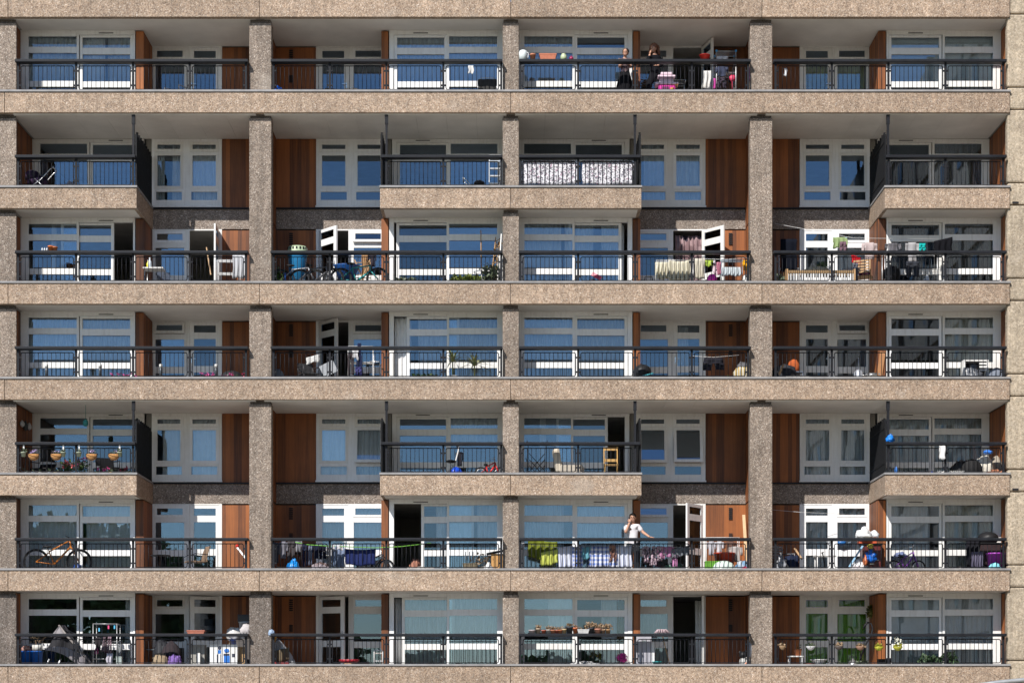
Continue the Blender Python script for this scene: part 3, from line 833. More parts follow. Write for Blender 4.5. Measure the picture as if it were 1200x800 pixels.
SUN_TO = Vector((.56, 1.0, -1.0)).normalized()
sl = bpy.data.lights.new('sun', 'SUN'); sl.energy = 5.0; sl.angle = math.radians(.5); sl.color = (1.0, .945, .88)
so = bpy.data.objects.new('sun', sl); C.objects.link(so); so.location = (-30, -60, 60)
so.rotation_euler = SUN_TO.to_track_quat('-Z', 'Y').to_euler()
w = bpy.data.worlds.new('World'); bpy.context.scene.world = w; w.use_nodes = True
nt = w.node_tree; bg = nt.nodes['Background']
sky = nt.nodes.new('ShaderNodeTexSky'); sky.sky_type = 'NISHITA'; sky.sun_disc = False
sky.sun_elevation = math.asin(-SUN_TO.z); sky.sun_rotation = math.atan2(-SUN_TO.x, -SUN_TO.y)
sky.air_density = 1.0; sky.dust_density = 0.0; sky.ozone_density = 3.0
nt.links.new(sky.outputs[0], bg.inputs[0]); bg.inputs[1].default_value = 0.112

cam = bpy.data.cameras.new('camera'); co = bpy.data.objects.new('camera', cam); C.objects.link(co)
co.location = (0, -DIST, EYE); co.rotation_euler = (PI / 2, 0, 0)
cam.sensor_width = 36; cam.lens = 36 * DIST / (1200 / PPM); cam.shift_y = (HOR - 400) / 1200
cam.clip_end = 3000; cam.clip_start = .5
sc = bpy.context.scene; sc.camera = co
sc.view_settings.view_transform = 'Standard'; sc.view_settings.look = 'None'; sc.view_settings.exposure = 0.18; sc.view_settings.gamma = 1
sc.cycles.max_bounces = 6; sc.cycles.diffuse_bounces = 3; sc.cycles.glossy_bounces = 3; sc.cycles.transparent_max_bounces = 12; sc.cycles.transmission_bounces = 4
sc.cycles.caustics_reflective = False; sc.cycles.caustics_refractive = False; sc.cycles.sample_clamp_indirect = 4
# ---------------------------------------------------------------- things on the balconies
def at(r, px, d, h=0.0): return (wx(px, d), d, flo(r) + h)
def solid(mb, name, mats, label, cat, r, px, d, h=0.0, rz=0.0, group=None, bev=0.0):
    o = mb.build(name, mats, None, at(r, px, d, h), rz, bev)
    return tag(o, full(label, r, bay_of(px)), cat, group)
def thing(name, label, cat, r, px, d, h=0.0, rz=0.0, group=None):
    return empty(name, full(label, r, bay_of(px)), cat, at(r, px, d, h), rz, group)
SC = 1 / PPM
def hz(r, py, d): return wz(py, d) - flo(r)       # height above the balcony floor of a photo row
RAILTOP = 1.02 + .001

def bag(r, px, d, w, h, col, label, hgt=0.0, knot=True, cat='bag', name='plastic_bag', seed=None, dep=None, mat=None, amp=.16):
    s = seed if seed is not None else int(px * 7 + r)
    mb = MB().lump((0, 0, h * .42), w / 2 * .95, (dep or w * .8) / 2, h * .45, amp * 1.25, 2.6, s, 26)
    if knot: mb.lump((w * .05, 0, h * .88), w * .2, w * .12, h * .2, .5, 3, s + 1, 12, flat=False)
    return solid(mb, name, mat or M(col, .35, 0, .2, 14), label, cat, r, px, d, hgt)
def pot(r, px, d, R, H, col, label, plant=None, hgt=0.0, group=None, seed=0, name='flower_pot', cat='plant pot', mat=None):
    t = thing(name, label, cat, r, px, d, hgt, 0, group)
    MB().lathe((0, 0, 0), [(R * .72, 0), (R * .92, H * .78), (R, H * .78), (R, H), (R * .88, H), (R * .86, H * .9), (.01, H * .9)], 16).build('pot', mat or (M(col, .7, 0, .2, 14)), t)
    if plant:
        kind, n, rad, size, lm = plant
        q = MB()
        if kind == 'bush':
            q.tube([(0, 0, H * .85), (.01, 0, H + rad * .6)], .008, 5); q.leaves((0, 0, H + rad * .75), (rad, rad, rad * .9), n, size, seed + int(px), 0, 0, .2)
        elif kind == 'spiky': q.tube([(0, 0, H * .85), (0, 0, H + rad * .55)], .02, 6); q.blades((0, 0, H + rad * .5), n, size, .06, seed + int(px)); q.blades((0, 0, H + rad * .62), n // 2, size * .8, .05, seed + int(px) + 5)
        elif kind == 'dry':
            R2 = random.Random(int(px))
            for _ in range(n):
                a = R2.uniform(0, 6.28); e = R2.uniform(.3, 1.2)
                q.tube([(0, 0, H * .88), (rad * .5 * math.cos(a) * .6, rad * .5 * math.sin(a) * .6, H + rad * .5), (rad * math.cos(a), rad * math.sin(a) * .7, H + rad * e)], .004, 4)
            q.leaves((0, 0, H + rad * .55), (rad, rad * .8, rad * .45), n * 4, size, int(px))
        q.build('foliage', lm, t)
    return t
def flowers(t, c, rad, n, col, size=.05, seed=0):
    R = random.Random(seed); mb = MB()
    for _ in range(n):
        p = (c[0] + R.uniform(-1, 1) * rad[0], c[1] + R.uniform(-1, 1) * rad[1], c[2] + R.uniform(-1, 1) * rad[2])
        mb.leaves(p, (size * .35, size * .35, size * .35), 9, size * .6, R.randint(0, 9999))
    return mb.build('flowers', M(col, .6, 0, .15, 20), t)
def trough(r, px, d, w, h, col, label, hgt=0.0, dep=.18, plant=None, cat='plant trough'):
    t = thing('plant_trough', label, cat, r, px, d, hgt)
    mb = MB(); b = .86
    n = len(mb.v)
    for z, k in ((0, .82), (h * .75, .95)):
        for sx, sy in ((-1, -1), (1, -1), (1, 1), (-1, 1)): mb.v.append((sx * w / 2 * k, sy * dep / 2 * k, z))
    for q in ((0, 1, 5, 4), (1, 2, 6, 5), (2, 3, 7, 6), (3, 0, 4, 7), (3, 2, 1, 0)): mb.face(q)
    mb.box(-w / 2, w / 2, -dep / 2, dep / 2, h * .75, h)
    mb.build('trough', M(col, .75, 0, .2, 12), t, bev=.006)
    if plant:
        n, rad, size, lm = plant
        q = MB()
        for i in range(max(2, int(w / .12))):
            x = -w / 2 + (i + .5) * w / max(2, int(w / .12))
            q.leaves((x, 0, h + rad * .5), (rad, rad * .8, rad * .7), n, size, int(px) + i, 0, 0, .1)
        q.build('foliage', lm, t)
    return t
def bike(r, px, d, L, R, frame, label, rz=0.0, kid=False, lift=0.0, tyre=None, sad=.30, bar=.36, h=.0, name='bicycle'):
    """side view, front wheel towards +x; L wheelbase, R wheel radius"""
    t = thing(name, label, 'bicycle', r, px, d, h, rz)
    fm = frame if not isinstance(frame, tuple) else M(frame, .3, 0, .05)
    rw, fw = (-L / 2, 0, R), (L / 2, 0, R)
    bb = (-L * .08, 0, R * .82); st = (-L * .20, 0, R + sad * L); hd = (L * .285, 0, R + bar * L); hl = (L * .31, 0, R + bar * L - .14 * L)
    f = MB(); q = .021 if not kid else .019
    f.tube([bb, st], q); f.tube([st, hd], q); f.tube([bb, hl], q * 1.45); f.tube([hd, hl], q * 1.25)
    for y in (-.04, .04):
        f.tube([(bb[0], y * .5, bb[2]), (rw[0], y, rw[2])], q * .65); f.tube([(st[0], y * .4, st[2] - .03), (rw[0], y, rw[2])], q * .6)
        f.tube([(hl[0], y, hl[2]), (fw[0], y, fw[2])], q * .8)
    f.build('frame', fm, t)
    for c in (rw, fw):
        w = MB().ring(c, R - .025, .026 if not kid else .022, 'y', 32, 8).build('wheel', tyre or m_rubber, t)
        s = MB().ring(c, R - .06, .012, 'y', 28, 5)
        s.tube([(c[0], -.03, c[2]), (c[0], .03, c[2])], .022, 8)
        for k in range(10):
            a = 2 * PI * k / 10; s.tube([(c[0], 0, c[2]), (c[0] + (R - .06) * math.cos(a), 0, c[2] + (R - .06) * math.sin(a))], .003, 4)
        s.build('rim', m_alu if kid else M((.08, .08, .085), .4, .5), w)
    s = MB().tube([(st[0], 0, st[2]), (st[0] - .03 * L, 0, st[2] + .1 * L)], .014); s.lump((st[0] - .03 * L, 0, st[2] + .12 * L), .12 * L, .06, .035, .05)
    s.build('saddle', m_black, t)
    hb = MB(); top = (hd[0] - .02 * L, 0, hd[2] + (.07 if not kid else .2) * L)
    hb.tube([hd, top], .015); hb.tube([(top[0] - .05, -.27 if not kid else -.22, top[2] + .03), top, (top[0] - .05, .27 if not kid else .22, top[2] + .03)], .013)
    hb.build('handlebar', m_black if not kid else m_chrome, t)
    cr = MB().ring((bb[0], -.05, bb[2]), .09, .008, 'y', 18, 5); cr.obox((bb[0] + .05, -.07, bb[2] - .06), (.17, .015, .025), (0, .8, 0)); cr.obox((bb[0] + .12, -.10, bb[2] - .12), (.09, .06, .02))
    cr.build('crank', m_metal, t)
    return t
def chair(r, px, d, w, seat, back, label, col, rz=0.0, fabric=None, arms=False, h=0.0, slats=True, name='chair'):
    t = thing(name, label, 'chair', r, px, d, h, rz)
    fm = M(col, .45, 0, .1) if isinstance(col, tuple) else col
    fb = fabric or fm; q = w / 2; dp = w * .9
    for sx in (-1, 1):
        for sy in (-1, 1): MB().tube([(sx * q, sy * dp / 2, 0), (sx * q * .94, sy * dp / 2 * .9, seat)], .014).build('leg', fm, t)
    MB().box(-q, q, -dp / 2, dp / 2, seat, seat + .035).build('seat', fb, t, bev=.01)
    b = MB()
    for sx in (-1, 1): b.tube([(sx * q * .94, dp / 2 * .9, seat), (sx * q * .94, dp / 2 + .08, back)], .013)
    n = 5 if slats else 1
    if slats:
        for i in range(n): z = seat + .12 + (back - seat - .14) * i / (n - 1); b.box(-q * .9, q * .9, dp / 2 + .02 + .05 * i / n, dp / 2 + .035 + .05 * i / n, z - .025, z + .025)
    else: b.obox((0, dp / 2 + .045, (seat + back) / 2 + .06), (w * .9, .03, (back - seat) * .8), (-.12, 0, 0))
    b.build('backrest', fb, t)
    if arms:
        for sx in (-1, 1): MB().tube([(sx * q, dp / 2 + .03, seat + .24), (sx * q * 1.05, -dp / 2, seat + .22), (sx * q, -dp / 2, seat)], .014).build('armrest', fm, t)
    return t
def table(r, px, d, w, dep, h, label, top, leg, rnd=False, hgt=0.0, cat='table', name='table'):
    t = thing(name, label, cat, r, px, d, hgt)
    (MB().lathe((0, 0, h - .03), [(w / 2, 0), (w / 2 + .01, .015), (w / 2, .03)], 24) if rnd else MB().box(-w / 2, w / 2, -dep / 2, dep / 2, h - .03, h)).build('table_top', top, t)
    for sx in (-1, 1):
        for sy in (-1, 1): MB().tube([(sx * w * .42 * (.55 if rnd else 1), sy * dep * .42 * (.55 if rnd else 1), 0), (sx * w * .42 * (.2 if rnd else 1), sy * dep * .42 * (.2 if rnd else 1), h - .031)], .014).build('leg', leg, t)
    return t
def airer(r, px, d, w, h, label, col=m_alu, tiers=3, dep=.5, caps=None, rz=0.0):
    t = thing('drying_rack', label, 'drying rack', r, px, d, 0, rz)
    f = MB()
    for sx in (-1, 1):
        for sy in (-1, 1): f.tube([(sx * w / 2, sy * dep / 2, 0), (sx * w / 2, sy * dep / 2, h)], .011)
    f.build('upright', col, t)
    for k in range(tiers):
        z = h - k * (h * .38); g = MB()
        g.tube([(-w / 2, -dep / 2, z), (w / 2, -dep / 2, z), (w / 2, dep / 2, z), (-w / 2, dep / 2, z)], .009, 5, closed=True)
        for i in range(1, 6): y = -dep / 2 + dep * i / 6; g.tube([(-w / 2, y, z), (w / 2, y, z)], .005, 4)
        g.build('shelf', col, t)
    if caps:
        c = MB()
        for sx in (-1, 1):
            for sy in (-1, 1): c.box(sx * w / 2 - .025, sx * w / 2 + .025, sy * dep / 2 - .02, sy * dep / 2 + .02, h - .02, h + .035)
        c.build('corner_cap', caps, t)
    return t
def hang(r, x0, x1, y0, y1, d, mat, label, name='towel', cat=None, sag=.0, folds=3, amp=.03, lean=0.0, slope=0.0, group='washing hung out on the balconies', back=True):
    """cloth hung over a line at photo box x0..x1, y0..y1 and depth d"""
    xa, xb = wx(x0, d), wx(x1, d); za, zb = wz(y0, d), wz(y1, d); w = xb - xa; h = za - zb; cx = (xa + xb) / 2; s = x0 * .37 + y0
    def fn(u, v):
        fo = amp * (.25 + v) * math.sin(u * folds * 2 * PI + s + .6 * math.sin(v * 3))
        return ((u - .5) * w * (1 - .04 * v * math.sin(s)) + lean * v + .012 * math.sin(v * 7 + s), fo, -v * h - sag * (1 - (2 * u - 1) ** 2) * (1 - .5 * v) + slope * (u - .5) + .02 * v * math.sin(u * 9 + s))
    mb = MB().sheet(fn, 8 * folds, 8, .006)
    if back:
        mb.sheet(lambda u, v: ((u - .5) * w, .05 + .02 * v + .3 * amp * math.sin(u * folds * 6 + s), .004 - v * h * .45 - sag * (1 - (2 * u - 1) ** 2) + slope * (u - .5)), 6 * folds, 4, .006)
    o = mb.build(name, mat, None, (cx, d, za))
    return tag(o, full(label, r, bay_of(x0)), cat or name.replace('_', ' '), group)
def garment(kind, r, x0, x1, y0, y1, d, mat, label, group='washing hung out on the balconies'):
    xa, xb = wx(x0, d), wx(x1, d); za, zb = wz(y0, d), wz(y1, d); w = xb - xa; h = za - zb; cx = (xa + xb) / 2; s = x0 * .53 + y0
    mb = MB()
    def strip(ua, ub, va, vb, uc=None, ud=None):
        uc = ua if uc is None else uc; ud = ub if ud is None else ud
        def fn(u, v):
            a = ua + (uc - ua) * v; c = ub + (ud - ub) * v; x = a + (c - a) * u
            return ((x - .5) * w, .022 * math.sin(x * 11 + s + 2 * v) * (.4 + v) + .01 * math.sin(v * 9 + s), -(va + (vb - va) * v) * h)
        mb.sheet(fn, 8, 8, .012)
    if kind == 'trousers': strip(.08, .92, 0, .3, .04, .96); strip(.04, .47, .301, 1, .08, .42); strip(.53, .96, .301, .97, .6, .94); name = 'trousers'
    elif kind == 'shirt': strip(.22, .78, 0, .9, .2, .82); strip(.0, .215, .05, .5, -.03, .15); strip(.785, 1.0, .05, .52, .85, 1.02); name = 'shirt'
    elif kind == 'shorts': strip(.05, .95, 0, .45, .0, 1.0); strip(.0, .46, .451, 1, -.02, .4); strip(.54, 1, .451, .95, .62, 1.03); name = 'shorts'
    else: strip(.3, .7, 0, .35, .25, .75); strip(.25, .75, .351, 1, .02, .98); name = 'dress'
    o = mb.build(name, mat, None, (cx, d, za))
    return tag(o, full(label, r, bay_of(x0)), name, group)
def bucket(r, px, d, R, H, col, label, hgt=0.0, name='bucket', cat='bucket', sy=1.0, n=20, mat=None):
    mb = MB().lathe((0, 0, 0), [(R * .75, 0), (R, H * .94), (R * 1.06, H * .94), (R * 1.06, H), (R * .95, H), (R * .72, .02), (.001, .02)], n, 0, 1, sy)
    return solid(mb, name, mat or M(col, .4, 0, .06), label, cat, r, px, d, hgt)
def box(r, px, d, w, dp, h, col, label, name='box', cat='box', hgt=0.0, rz=0.0, mat=None, lid=None):
    mm = mat or M(col, .6, 0, .12)
    mb = MB().box(-w / 2, w / 2, -dp / 2, dp / 2, 0, h * .93).box(-w / 2 - .008, w / 2 + .008, -dp / 2 - .008, dp / 2 + .008, h * .931, h, 1)
    return solid(mb, name, [mm, lid or mm], label, cat, r, px, d, hgt, rz, bev=.008)
def bottle(r, px, d, R, H, col, label, hgt=0.0, cap=(.7, .7, .7)):
    mb = MB().lathe((0, 0, 0), [(R, 0), (R, H * .62), (R * .4, H * .78), (R * .38, H * .9)], 12).lathe((0, 0, H * .9), [(R * .45, 0), (R * .45, H * .1)], 10, 1)
    return solid(mb, 'bottle', [M(col, .25, 0, .05), M(cap, .4)], label, 'bottle', r, px, d, hgt)
def plank(r, x0, y0, x1, y1, d0, d1, w, mat, label, name='plank', cat='plank', t=.03):
    p, q = Vector((wx(x0, d0), d0, wz(y0, d0))), Vector((wx(x1, d1), d1, wz(y1, d1)))
    L = (q - p).length; m = (p + q) / 2
    mb = MB(); ax = (q - p).normalized(); sd = ax.cross(Vector((0, 1, 0))).normalized(); up = sd.cross(ax)
    b = len(mb.v)
    for k in (-1, 1):
        for i, j in ((-1, -1), (1, -1), (1, 1), (-1, 1)): mb.v.append(tuple(ax * k * L / 2 + sd * i * w / 2 + up * j * t / 2))
    for f in ((0, 1, 2, 3), (7, 6, 5, 4), (0, 4, 5, 1), (1, 5, 6, 2), (2, 6, 7, 3), (3, 7, 4, 0)): mb.face(f)
    o = mb.build(name, mat, None, tuple(m))
    return tag(o, full(label, r, bay_of(x0)), cat)
def line(r, pts, rad, mat, label, name='cord', cat='cord'):
    P = [Vector((wx(x, d), d, wz(y, d))) for x, y, d in pts]
    o0 = P[0]
    mb = MB().tube([tuple(p - o0) for p in P], rad, 6)
    return tag(mb.build(name, mat, None, tuple(o0)), full(label, r, bay_of(pts[0][0])), cat)
def pile(r, px, d, w, h, mat, label, cat='clothes', name='clothes_heap', seed=0, dep=.4, amp=.25, hgt=0.0):
    mb = MB().lump((0, 0, h * .45), w / 2, dep / 2, h * .55, amp, 3.5, seed + int(px), 22)
    return solid(mb, name, mat, label, cat, r, px, d, hgt)
P_ = lambda c, thin=.2: cloth_mat('plain', c, thin=thin)
GEO = dict(group='washing hung out on the balconies')

# ---- top row
bucket(0, 185, 1.6, .16, .26, (.03, .22, .12), 'green bucket beside the chrome chair')
bag(0, 190, 1.9, .3, .5, (.03, .03, .035), 'black sack leaning behind the green bucket', name='sack', cat='sack')
chair(0, 207, 1.3, .50, .40, .62, 'low chrome chair with a dark slatted back', m_chrome, -.5, M((.05, .05, .055), .5), True)
bag(0, 326, .32, .32, .34, (.02, .16, .72), 'bright blue bag at the column foot')
chair(0, 394, 1.7, .5, .36, .80, 'dark folded lounge chair', (.03, .035, .045), .4, None, False, 0, False)
table(0, 412, .8, .52, .42, .40, 'round chrome side table', m_chrome, m_chrome, True)
hang(0, 549, 555, 77, 86, .0, P_((.75, .74, .72)), 'small white cloth hung on the railing', 'cloth', folds=1, amp=.03, back=False)
def mesh_chair(r, px, d, label):
    t = thing('folding_chair', label, 'chair', r, px, d)
    q = MB()
    for sx in (-.27, .27): q.tube([(sx, 0, 0), (sx, .05, .60)], .012); q.tube([(sx, .25, 0), (sx, -.05, .35)], .012)
    q.tube([(-.27, .05, .60), (-.15, .05, .66), (.15, .05, .66), (.27, .05, .60)], .012); q.build('frame', m_alu, t)
    MB().sheet(lambda u, v: ((u - .5) * .52, .03 + .01 * math.sin(u * 9), .62 - v * .55), 6, 4, .01).build('seat', M((.035, .033, .03), .8), t)
mesh_chair(0, 571, .45, 'dark folded camping chair beside the column')
RP = 'pots lined up on the handrails'
rh = lambda r: cope(r) + .861 - flo(r)
t = thing('kettle', 'white plastic water can on the handrail', 'watering can', 0, 613, .07, rh(0))
MB().lathe((0, 0, 0), [(.115, 0), (.12, .2), (.10, .26), (.05, .285), (.001, .29)], 18).build('body', M((.74, .80, .80), .4), t)
MB().tube([(.09, 0, .24), (.15, 0, .2), (.14, 0, .08), (.115, 0, .05)], .012).build('handle', m_white, t)
pot(0, 624.3, .07, .088, .17, (.50, .20, .11), 'empty clay pot beside the white can', None, rh(0), RP)
trough(0, 642, .07, .50, .17, (.47, .16, .09), 'terracotta trough on the handrail', rh(0))
mb = MB().lathe((0, 0, 0), [(.07, 0), (.092, .06), (.085, .13), (.055, .16), (.065, .175), (.001, .17)], 18)
solid(mb, 'jar', M((.48, .56, .34), .35), 'pale green round jar on the handrail', 'jar', 0, 660.5, .07, rh(0))
mb = MB().lathe((0, 0, 0), [(.045, 0), (.062, .04), (.055, .085), (.02, .1), (.015, .125)], 14)
solid(mb, 'jar', M((.30, .012, .07), .3), 'small magenta lidded jar on the handrail', 'jar', 0, 669.5, .07, rh(0))
def toy_house(r, px, d):
    t = thing('toy_kitchen', 'pink and white toy kitchen behind the railing', 'toy', r, px, d)
    pk, wh = M((.72, .05, .36), .4), M((.80, .62, .72), .4)
    MB().box(-.24, .24, -.16, .16, .05, .46).build('cupboard', pk, t, bev=.02)
    MB().box(-.32, .32, -.2, .2, 0, .049).lathe((-.28, 0, .049), [(.06, 0), (.05, .07)], 10).lathe((.28, 0, .049), [(.06, 0), (.05, .07)], 10).build('base', wh, t, bev=.015)
    MB().box(-.33, .33, -.19, .19, .461, .53).build('worktop', wh, t, bev=.02)
    MB().box(-.21, .21, .02, .14, .531, .70).box(-.25, .25, -.1, .15, .701, .76).obox((0, 0, .80), (.34, .2, .08)).build('hood', wh, t, bev=.02)
    MB().box(-.14, .06, -.175, -.161, .14, .4).build('oven_door', M((.18, .05, .12), .3), t)
    MB().lathe((.15, -.17, .2), [(.05, 0), (.05, .16)], 10).build('bottle_slot', M((.7, .35, .08), .4), t)
toy_house(0, 781, .62)
mb = MB().box(-.3, .3, -.2, .2, 0, .13).lump((-.08, 0, .16), .16, .15, .1, .1).lump((.14, 0, .14), .12, .14, .08, .1)
solid(mb, 'sand_tray', M((.75, .46, .01), .4), 'yellow plastic toy tray', 'toy', 0, 799.5, .55)
mb = MB()
for k in range(4): mb.tube([(-.68, -.05 - .1 * k, .08 if k % 2 else 0), (.68, -.05 - .1 * k, .08 if k % 2 else 0)], .012)
for sx in (-.68, .68): mb.tube([(sx, 0, .0), (sx, -.4, .06)], .014); mb.obox((sx, 0, -.02), (.03, .03, .16))
solid(mb, 'wall_dryer', m_alu, 'white wall mounted drying rails', 'drying rack', 0, 775, DEEP - .12, 1.0)
bucket(0, 826, .07, .15, .14, (.62, .03, .02), 'red bowl standing on the handrail', rh(0), 'bowl', 'bowl')
airer(0, 850, 1.3, .56, 1.62, 'tall drying rack with blue corner caps', m_alu, 3, .45, M((.05, .32, .62), .4))
hang(0, 840, 853, 66, 73, 1.05, cloth_mat('floral', (.8, .8, .82), (.72, .72, .76), 14), 'white printed cloth over the tall rack', 'towel', folds=2)
garment('shirt', 0, 838, 853, 78, 91, 1.03, P_((.07, .08, .13)), 'navy shirt low on the tall rack')
garment('trousers', 0, 840, 852, 91, 104, 1.0, cloth_mat('floral', (.03, .03, .035), (.10, .08, .11), 22), 'dark patterned trousers low on the tall rack')
hang(0, 836, 839, 92, 104, .95, P_((.62, .10, .40)), 'narrow pink cloth by the door edge', 'scarf', folds=1, back=False)
hang(0, 825, 834, 83, 104, .95, P_((.76, .75, .73)), 'long white sheet beside the open door', 'sheet', folds=2, lean=-.06)
mb = MB().lump((0, 0, 0), .09, .05, .09, .25, 4, 3, 12, flat=False).tube([(0, 0, -.05), (.01, 0, -.5)], .01)
solid(mb, 'windmill', M((.62, .05, .12), .5), 'red toy windmill on a stick', 'toy', 0, 858, 1.1, .85)
mb = MB().tube([(-.1, 0, .5), (.08, 0, .32), (.12, 0, .1), (.1, 0, 0)], .015).lump((.11, 0, .06), .06, .06, .07)
solid(mb, 'toy_scooter', M((.10, .40, .36), .4), 'small teal and white toy scooter', 'toy', 0, 870, 1.0)
bag(0, 880.5, .3, .16, .5, (.30, .10, .28), 'mauve bag hung beside the column', .5, False)
hang(0, 919, 922.5, 80, 89, .12, P_((.76, .76, .78)), 'white paper strip hung behind the railing', 'cloth', folds=1, back=False)
pot(0, 1024, 1.6, .1, .16, (.12, .10, .08), 'leafy plant by the cedar return', ('bush', 90, .2, .12, m_leaf_yel))

# ---- second row
def pushchair(r, px, d, label, hood, rz=0.0, s=1.0, flip=1):
    t = thing('pushchair', label, 'pushchair', r, px, d, 0, rz)
    f = MB()
    for y in (-.22, .22):
        f.tube([(-.4 * flip * s, y, .12), (.1 * flip * s, y, .5 * s), (.42 * flip * s, y, .85 * s), (.52 * flip * s, y, .92 * s)], .014)
        f.tube([(.35 * flip * s, y, .12), (-.1 * flip * s, y, .55 * s)], .014)
    f.tube([(.52 * flip * s, -.22, .92 * s), (.52 * flip * s, .22, .92 * s)], .018); f.build('frame', m_chrome, t)
    for x in (-.4, .35):
        for y in (-.24, .24): MB().ring((x * flip * s, y, .12), .1, .022, 'y', 20, 6).lathe((x * flip * s, y, .12), [(.02, -.02), (.02, .02)], 8).build('wheel', m_rubber, t)
    MB().lump((-.05 * flip * s, 0, .5 * s), .34 * s, .22, .2 * s, .15).build('seat', hood, t)
    MB().lump((-.22 * flip * s, 0, .68 * s), .26 * s, .23, .2 * s, .08).build('hood', hood, t)
pushchair(1, 46, .62, 'dark pushchair with curved handle and chrome frame', cloth_mat('floral', (.035, .025, .05), (.09, .05, .10), 8), 0, .86)
pile(1, 84, .8, .75, .42, P_((.42, .40, .44)), 'pale blanket heaped behind the railing', 'blanket', 'blanket')
pot(1, 118, .35, .17, .24, (.42, .14, .05), 'wide orange clay pot behind the railing')
def stepladder(r, px, d, w, h, label):
    t = thing('stepladder', label, 'ladder', r, px, d)
    for y0, y1, nm in ((0, .08, 'front_frame'), (.42, .12, 'rear_frame')):
        f = MB()
        for sx in (-1, 1): f.obox((sx * w / 2, (y0 + y1) / 2, h / 2), (.03, .05, h), (math.atan2(-(y1 - y0), h) * 1.0, 0, 0))
        f.build(nm, m_alu, t)
    for k in range(1, 6):
        z = h * k / 5.6; MB().box(-w / 2 + .016, w / 2 - .016, .08 * z / h - .05, .08 * z / h + .06, z - .015, z + .015).build('step', m_alu, t)
    MB().box(-w / 2 - .01, w / 2 + .01, 0, .2, h, h + .05).build('top_cap', m_white, t)
stepladder(1, 580, .75, .32, 1.2, 'aluminium stepladder leaning by the column')
pushchair(1, 556, .9, 'folded black pushchair beside the stepladder', m_black, 0, .62, -1)
o = hang(1, 611, 677.5, 188, 216.2, .10, cloth_mat('blossom', (.80, .79, .82), (.20, .19, .22), 32, .1), 'blossom print screening cloth on the inner railing panel', 'screen_cloth', 'cloth', folds=7, amp=.012, group='blossom print cloths on the railing', back=False)
o = hang(1, 682, 743, 188, 216.2, .10, cloth_mat('blossom', (.80, .79, .82), (.20, .19, .22), 32, .1), 'blossom print screening cloth on the outer railing panel', 'screen_cloth', 'cloth', folds=7, amp=.012, group='blossom print cloths on the railing', back=False)
pot(1, 737, 1.9, .14, .9, (.05, .05, .05), 'tall dark planter with green leaves by the screen', ('bush', 160, .3, .14, m_leaf))

# ---- third row
pot(2, 59.5, .07, .085, .15, (.60, .17, .05), 'bright orange pot on the handrail', None, rh(2)); pot(2, 64.5, .07, .075, .125, (.58, .19, .07), 'smaller orange pot on the handrail', None, rh(2))
for i, x in enumerate((49.5, 52.3, 55)): bottle(2, x, .07, .022, .11, (.72, .73, .74), ('first', 'second', 'third')[i] + ' small white bottle on the handrail', rh(2))
table(2, 181, .95, .58, .5, .72, 'folding table with bottles on it', m_white, m_chrome)
bottle(2, 173.5, .95, .045, .25, (.72, .66, .04), 'yellow bottle on the folding table', .721)
bottle(2, 175.5, .85, .05, .30, (.62, .70, .78), 'clear tall bottle on the folding table', .721)
chair(2, 197, 1.25, .44, .4, .72, 'blue grey folding chair behind the table', (.13, .16, .22), .7, None, False, 0, False)
pile(2, 210, .55, .45, .27, m_black, 'black sack lying on the floor', 'sack', 'sack')
plank(2, 242, 290, 247, 322, 2.2, 1.9, .03, m_wood, 'broom handle standing in the doorway', 'broom', 'broom')
airer(2, 268, 1.1, .62, .98, 'white airer folded against the cedar boards', m_white, 2, .3)
hang(2, 273, 287, 299, 326, .9, P_((.62, .63, .66)), 'white sheet hung on the folded airer', 'sheet', folds=3)
pile(2, 268, .6, .22, .22, m_black, 'black bundle under the folded airer', 'bundle', 'bundle')
pot(2, 325.5, .7, .12, .25, (.40, .13, .06), 'leafy plant in a clay pot beside the blue crate', ('bush', 120, .24, .12, m_leaf))
def crate():
    t = thing('storage_tub', 'tall blue tub with a pale green basket lid', 'tub', 2, 348.5, 1.25)
    n = MB(); bl = M((.02, .22, .47), .45, 0, .1)
    n.lathe((0, 0, 0), [(.22, 0), (.275, 1.15), (.285, 1.17)], 4 * 5, 0, 1.0, .8); n.build('tub', bl, t)
    n = MB().lathe((0, 0, 1.171), [(.31, 0), (.31, .06), (.28, .22), (.25, .26), (.001, .265)], 20, 0, 1, .8)
    for k in range(7):
        a = PI + .5 + k * .36; n.obox((.29 * math.cos(a), .235 * math.sin(a), 1.36), (.04, .02, .07), (0, 0, a + PI / 2), 1)
    n.build('lid', [M((.42, .52, .34), .5), m_dark], t)
crate()
line(2, [(334, 320, .5), (334, 338, .5)], .03, M((.03, .16, .55), .4), 'short blue post beside the bicycles', 'post', 'post')
bike(2, 350, .62, 1.02, .33, (.42, .43, .46), 'silver bicycle nearest the column', .06, h=-.02)
bike(2, 371, .42, .98, .32, (.10, .10, .11), 'black bicycle with a white saddle bag', -.12, h=-.02)
bag(2, 383, .5, .2, .2, (.7, .7, .7), 'white bag under the black bicycle saddle', .3, False)
mb = MB(); mb.lathe((0, 0, 0), [(.22, 0), (.34, .42), (.37, .44), (.34, .45)], 4 * 6, 0, 1.05, .7)
solid(mb, 'laundry_tub', M((.015, .10, .36), .4), 'deep blue laundry tub behind the teal bicycle', 'tub', 2, 406, .95, .38)
table(2, 406, .98, .55, .4, .378, 'low dark stand under the blue tub', m_black, m_metal, name='stand', cat='stand')
bike(2, 421, .45, 1.06, .335, (.02, .30, .30), 'teal bicycle with black tyres', -.05, h=-.02)
